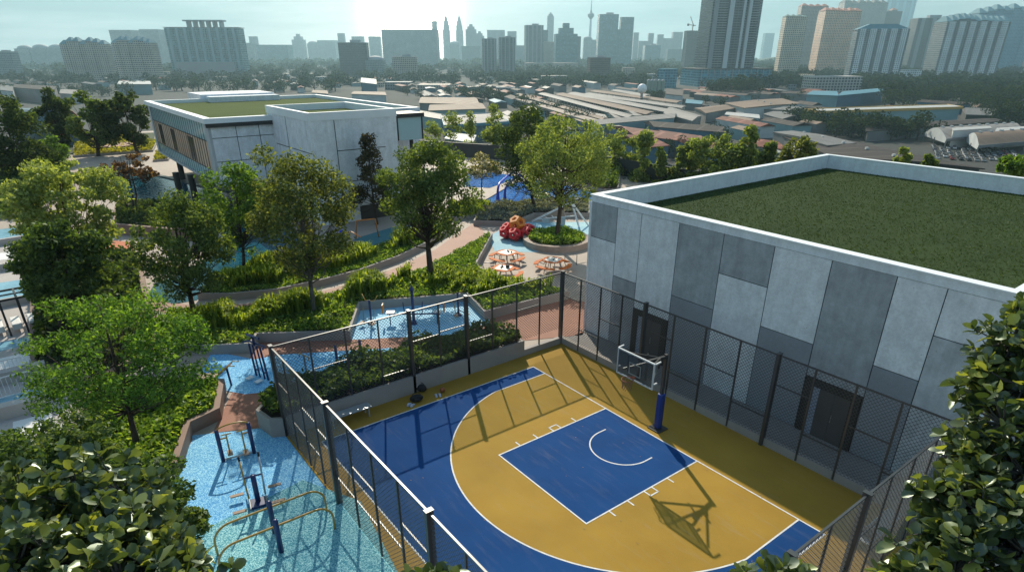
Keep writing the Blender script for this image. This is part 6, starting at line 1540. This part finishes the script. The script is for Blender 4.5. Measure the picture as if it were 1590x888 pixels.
# far left playground
p = at(112,226); r = empty('play_tunnel', (p.x,p.y,0), 'big grey-blue play tunnel under the left trees', 'play tunnel', None, 2.3)
m = M(); n = 28; R1, R0, L = 3.0, 2.7, 9.0
ring = lambda R, y: [(R*cos(2*pi*i/n), y, 2.8+R*sin(2*pi*i/n)) for i in range(n)]
m.add(ring(R1,0)+ring(R1,L)+ring(R0,0)+ring(R0,L), [(i,(i+1)%n,n+(i+1)%n,n+i) for i in range(n)]+[(2*n+(i+1)%n,2*n+i,3*n+i,3*n+(i+1)%n) for i in range(n)]+[((i+1)%n,i,2*n+i,2*n+(i+1)%n) for i in range(n)]+[(n+i,n+(i+1)%n,3*n+(i+1)%n,3*n+i) for i in range(n)])
m.build('tube', mat('tunnel_grey', (.16,.24,.27), .6), r, True)
M().tube([(R1*1.02*cos(2*pi*i/n), -.05, 2.8+R1*1.02*sin(2*pi*i/n)) for i in range(n)], .16, 6, closed=True).build('rim', mat('tunnel_rim', (.33,.16,.12), .6), r, True)
for u, v, lab in ((101,226,'orange slide in front of the play tunnel'),(66,224,'orange slide half hidden by the tall left tree')):
    p = at(u, v); r = empty('orange_slide', (p.x,p.y,0), lab, 'slide', None, .8)
    m = M(); m.add([(-2.6,-.7,.2),(-2.6,.7,.2),(1.2,.7,2.6),(1.2,-.7,2.6),(-2.6,-.7,.0),(-2.6,.7,.0),(1.2,.7,2.4),(1.2,-.7,2.4)],[(0,3,2,1),(4,5,6,7),(0,1,5,4),(1,2,6,5),(2,3,7,6),(3,0,4,7)])
    m.build('chute', AMBER, r)
    for s in (-.75,.75): M().bar((-2.6,s,.35),(1.2,s,2.9),.12,.4).build('side_rail', AMBER, r)
    for s in (-.6,.6): M().tube([(1.2,s,0),(1.2,s,2.5)], .08, 8).build('leg', PBLUE, r)
p = at(178,231); r = empty('round_platform', (p.x,p.y,0), 'low round brown platform on the yellow-green lawn', 'platform')
M().cyl((0,0,.35),3.2,.28,32).build('platform', mat('seat_brown', (.34,.17,.12), .7), r); M().cyl((0,0,0),2.4,.35,24).build('plinth', DARK, r)

# ------------------------------------------------------------------ left side: orange terrace, lap pools and cabana
sheet('orange_mat', P2((155,372),(200,376),(214,388),(190,393),(150,388)), .014, mat('orange_mat', (.52,.14,.05), .8, (.42,.11,.04), .4, .7, .1, 12))
PALE = mat('pale_deck', (.80,.79,.77), .7, (.70,.69,.67), .3, .7, .06, 12)
TAUPE = mat('taupe_wall', (.46,.42,.395), .8, (.39,.35,.33), .5, .7, .05, 14)
sheet('left_terrace', P2((-60,370),(60,345),(110,400),(110,520),(120,660),(40,690),(-90,700)), .005, TAUPE)
def strip(name, pts, z, mt): return sheet(name, P2(*pts), z, mt)
strip('lap_pool', ((-40,360),(42,352),(44,368),(-40,381)), .010, POOLP)
strip('lap_pool', ((-40,445),(90,426),(95,458),(-40,482)), .010, POOLP)
strip('pale_strip', ((-40,398),(40,388),(42,398),(-40,410)), .010, PALE)
strip('pale_strip', ((-40,540),(74,517),(74,527),(-40,556)), .010, POOLP)
strip('pale_strip', ((-40,566),(70,540),(80,556),(-40,592)), .010, PALE)
strip('pale_strip', ((-40,628),(70,600),(78,612),(-40,645)), .010, POOLP)
strip('pale_strip', ((20,655),(80,640),(84,668),(20,680)), .010, PALE)
def lowwall(pts, h, w, label, mt=TAUPE):
    q_ = P2(*pts); c_ = Vector((q_[0][0],q_[0][1],0)); m = M()
    for a_, b_ in zip(q_, q_[1:]): m.bar((a_[0]-c_.x,a_[1]-c_.y,h/2),(b_[0]-c_.x,b_[1]-c_.y,h/2),w,h)
    o = m.build('terrace_wall', mt); o.location = c_; return tag(o, label, 'wall', 'terrace walls at the left edge')
lowwall(((-40,388),(45,374)), .5, .3, 'low terrace wall below the upper pale lap pool')
lowwall(((-40,426),(60,412)), .5, .5, 'terrace wall above the larger pale lap pool')
lowwall(((-40,484),(95,460)), .45, .35, 'terrace wall along the near side of the larger lap pool')
lowwall(((-40,606),(75,578)), .6, .5, 'terrace wall between the balustrades at the left edge')
lowwall(((-40,660),(75,632)), .6, .5, 'lowest terrace wall at the left edge above the shrubs')
# cabana frame with pale daybeds
a, b = at(-10,528), at(72,510); th = ang(a,b); L = (b-a).length
r = empty('cabana', (a.x,a.y,.012), 'dark framed cabana with pale daybeds at the left edge', 'cabana', None, th)
for i in range(4):
    for y in (0,1.9): M().bar((L*i/3,y,0),(L*i/3,y,2.0),.1).build('post', DARK, r)
for y in (0,1.9): M().bar((-.05,y,2.03),(L+.05,y,2.03),.1).build('beam', DARK, r)
for i in range(4): M().bar((L*i/3,.05,2.04),(L*i/3,1.85,2.04),.09).build('cross_beam', DARK, r)
M().bar((0,.95,2.04),(L,.95,2.04),.07).build('beam', DARK, r)
for i in range(3):
    M().box((L*(i+.5)/3,1.0,.35),(L/3-.35,1.5,.35)).build('daybed', PALE, r, bevel=.05)
def balustrade(pa, pb, label, h=1.0):
    a, b = at(*pa), at(*pb); L = (b-a).length; r = empty('balustrade', (a.x,a.y,.012), label, 'railing', 'white balustrades at the left edge', ang(a,b))
    M().bar((0,0,h),(L,0,h),.05).build('hand_rail', WMET, r); M().bar((0,0,.08),(L,0,.08),.04).build('bottom_rail', WMET, r)
    m = M(); k = int(L/.16)
    for i in range(k+1): m.bar((L*i/k,0,.1),(L*i/k,0,h-.02),.022)
    o = m.build('balusters', WMET, r); o['kind'] = 'stuff'
balustrade((-40,602),(55,580), 'upper white balustrade at the left edge'); balustrade((-40,632),(55,606), 'lower white balustrade at the left edge')
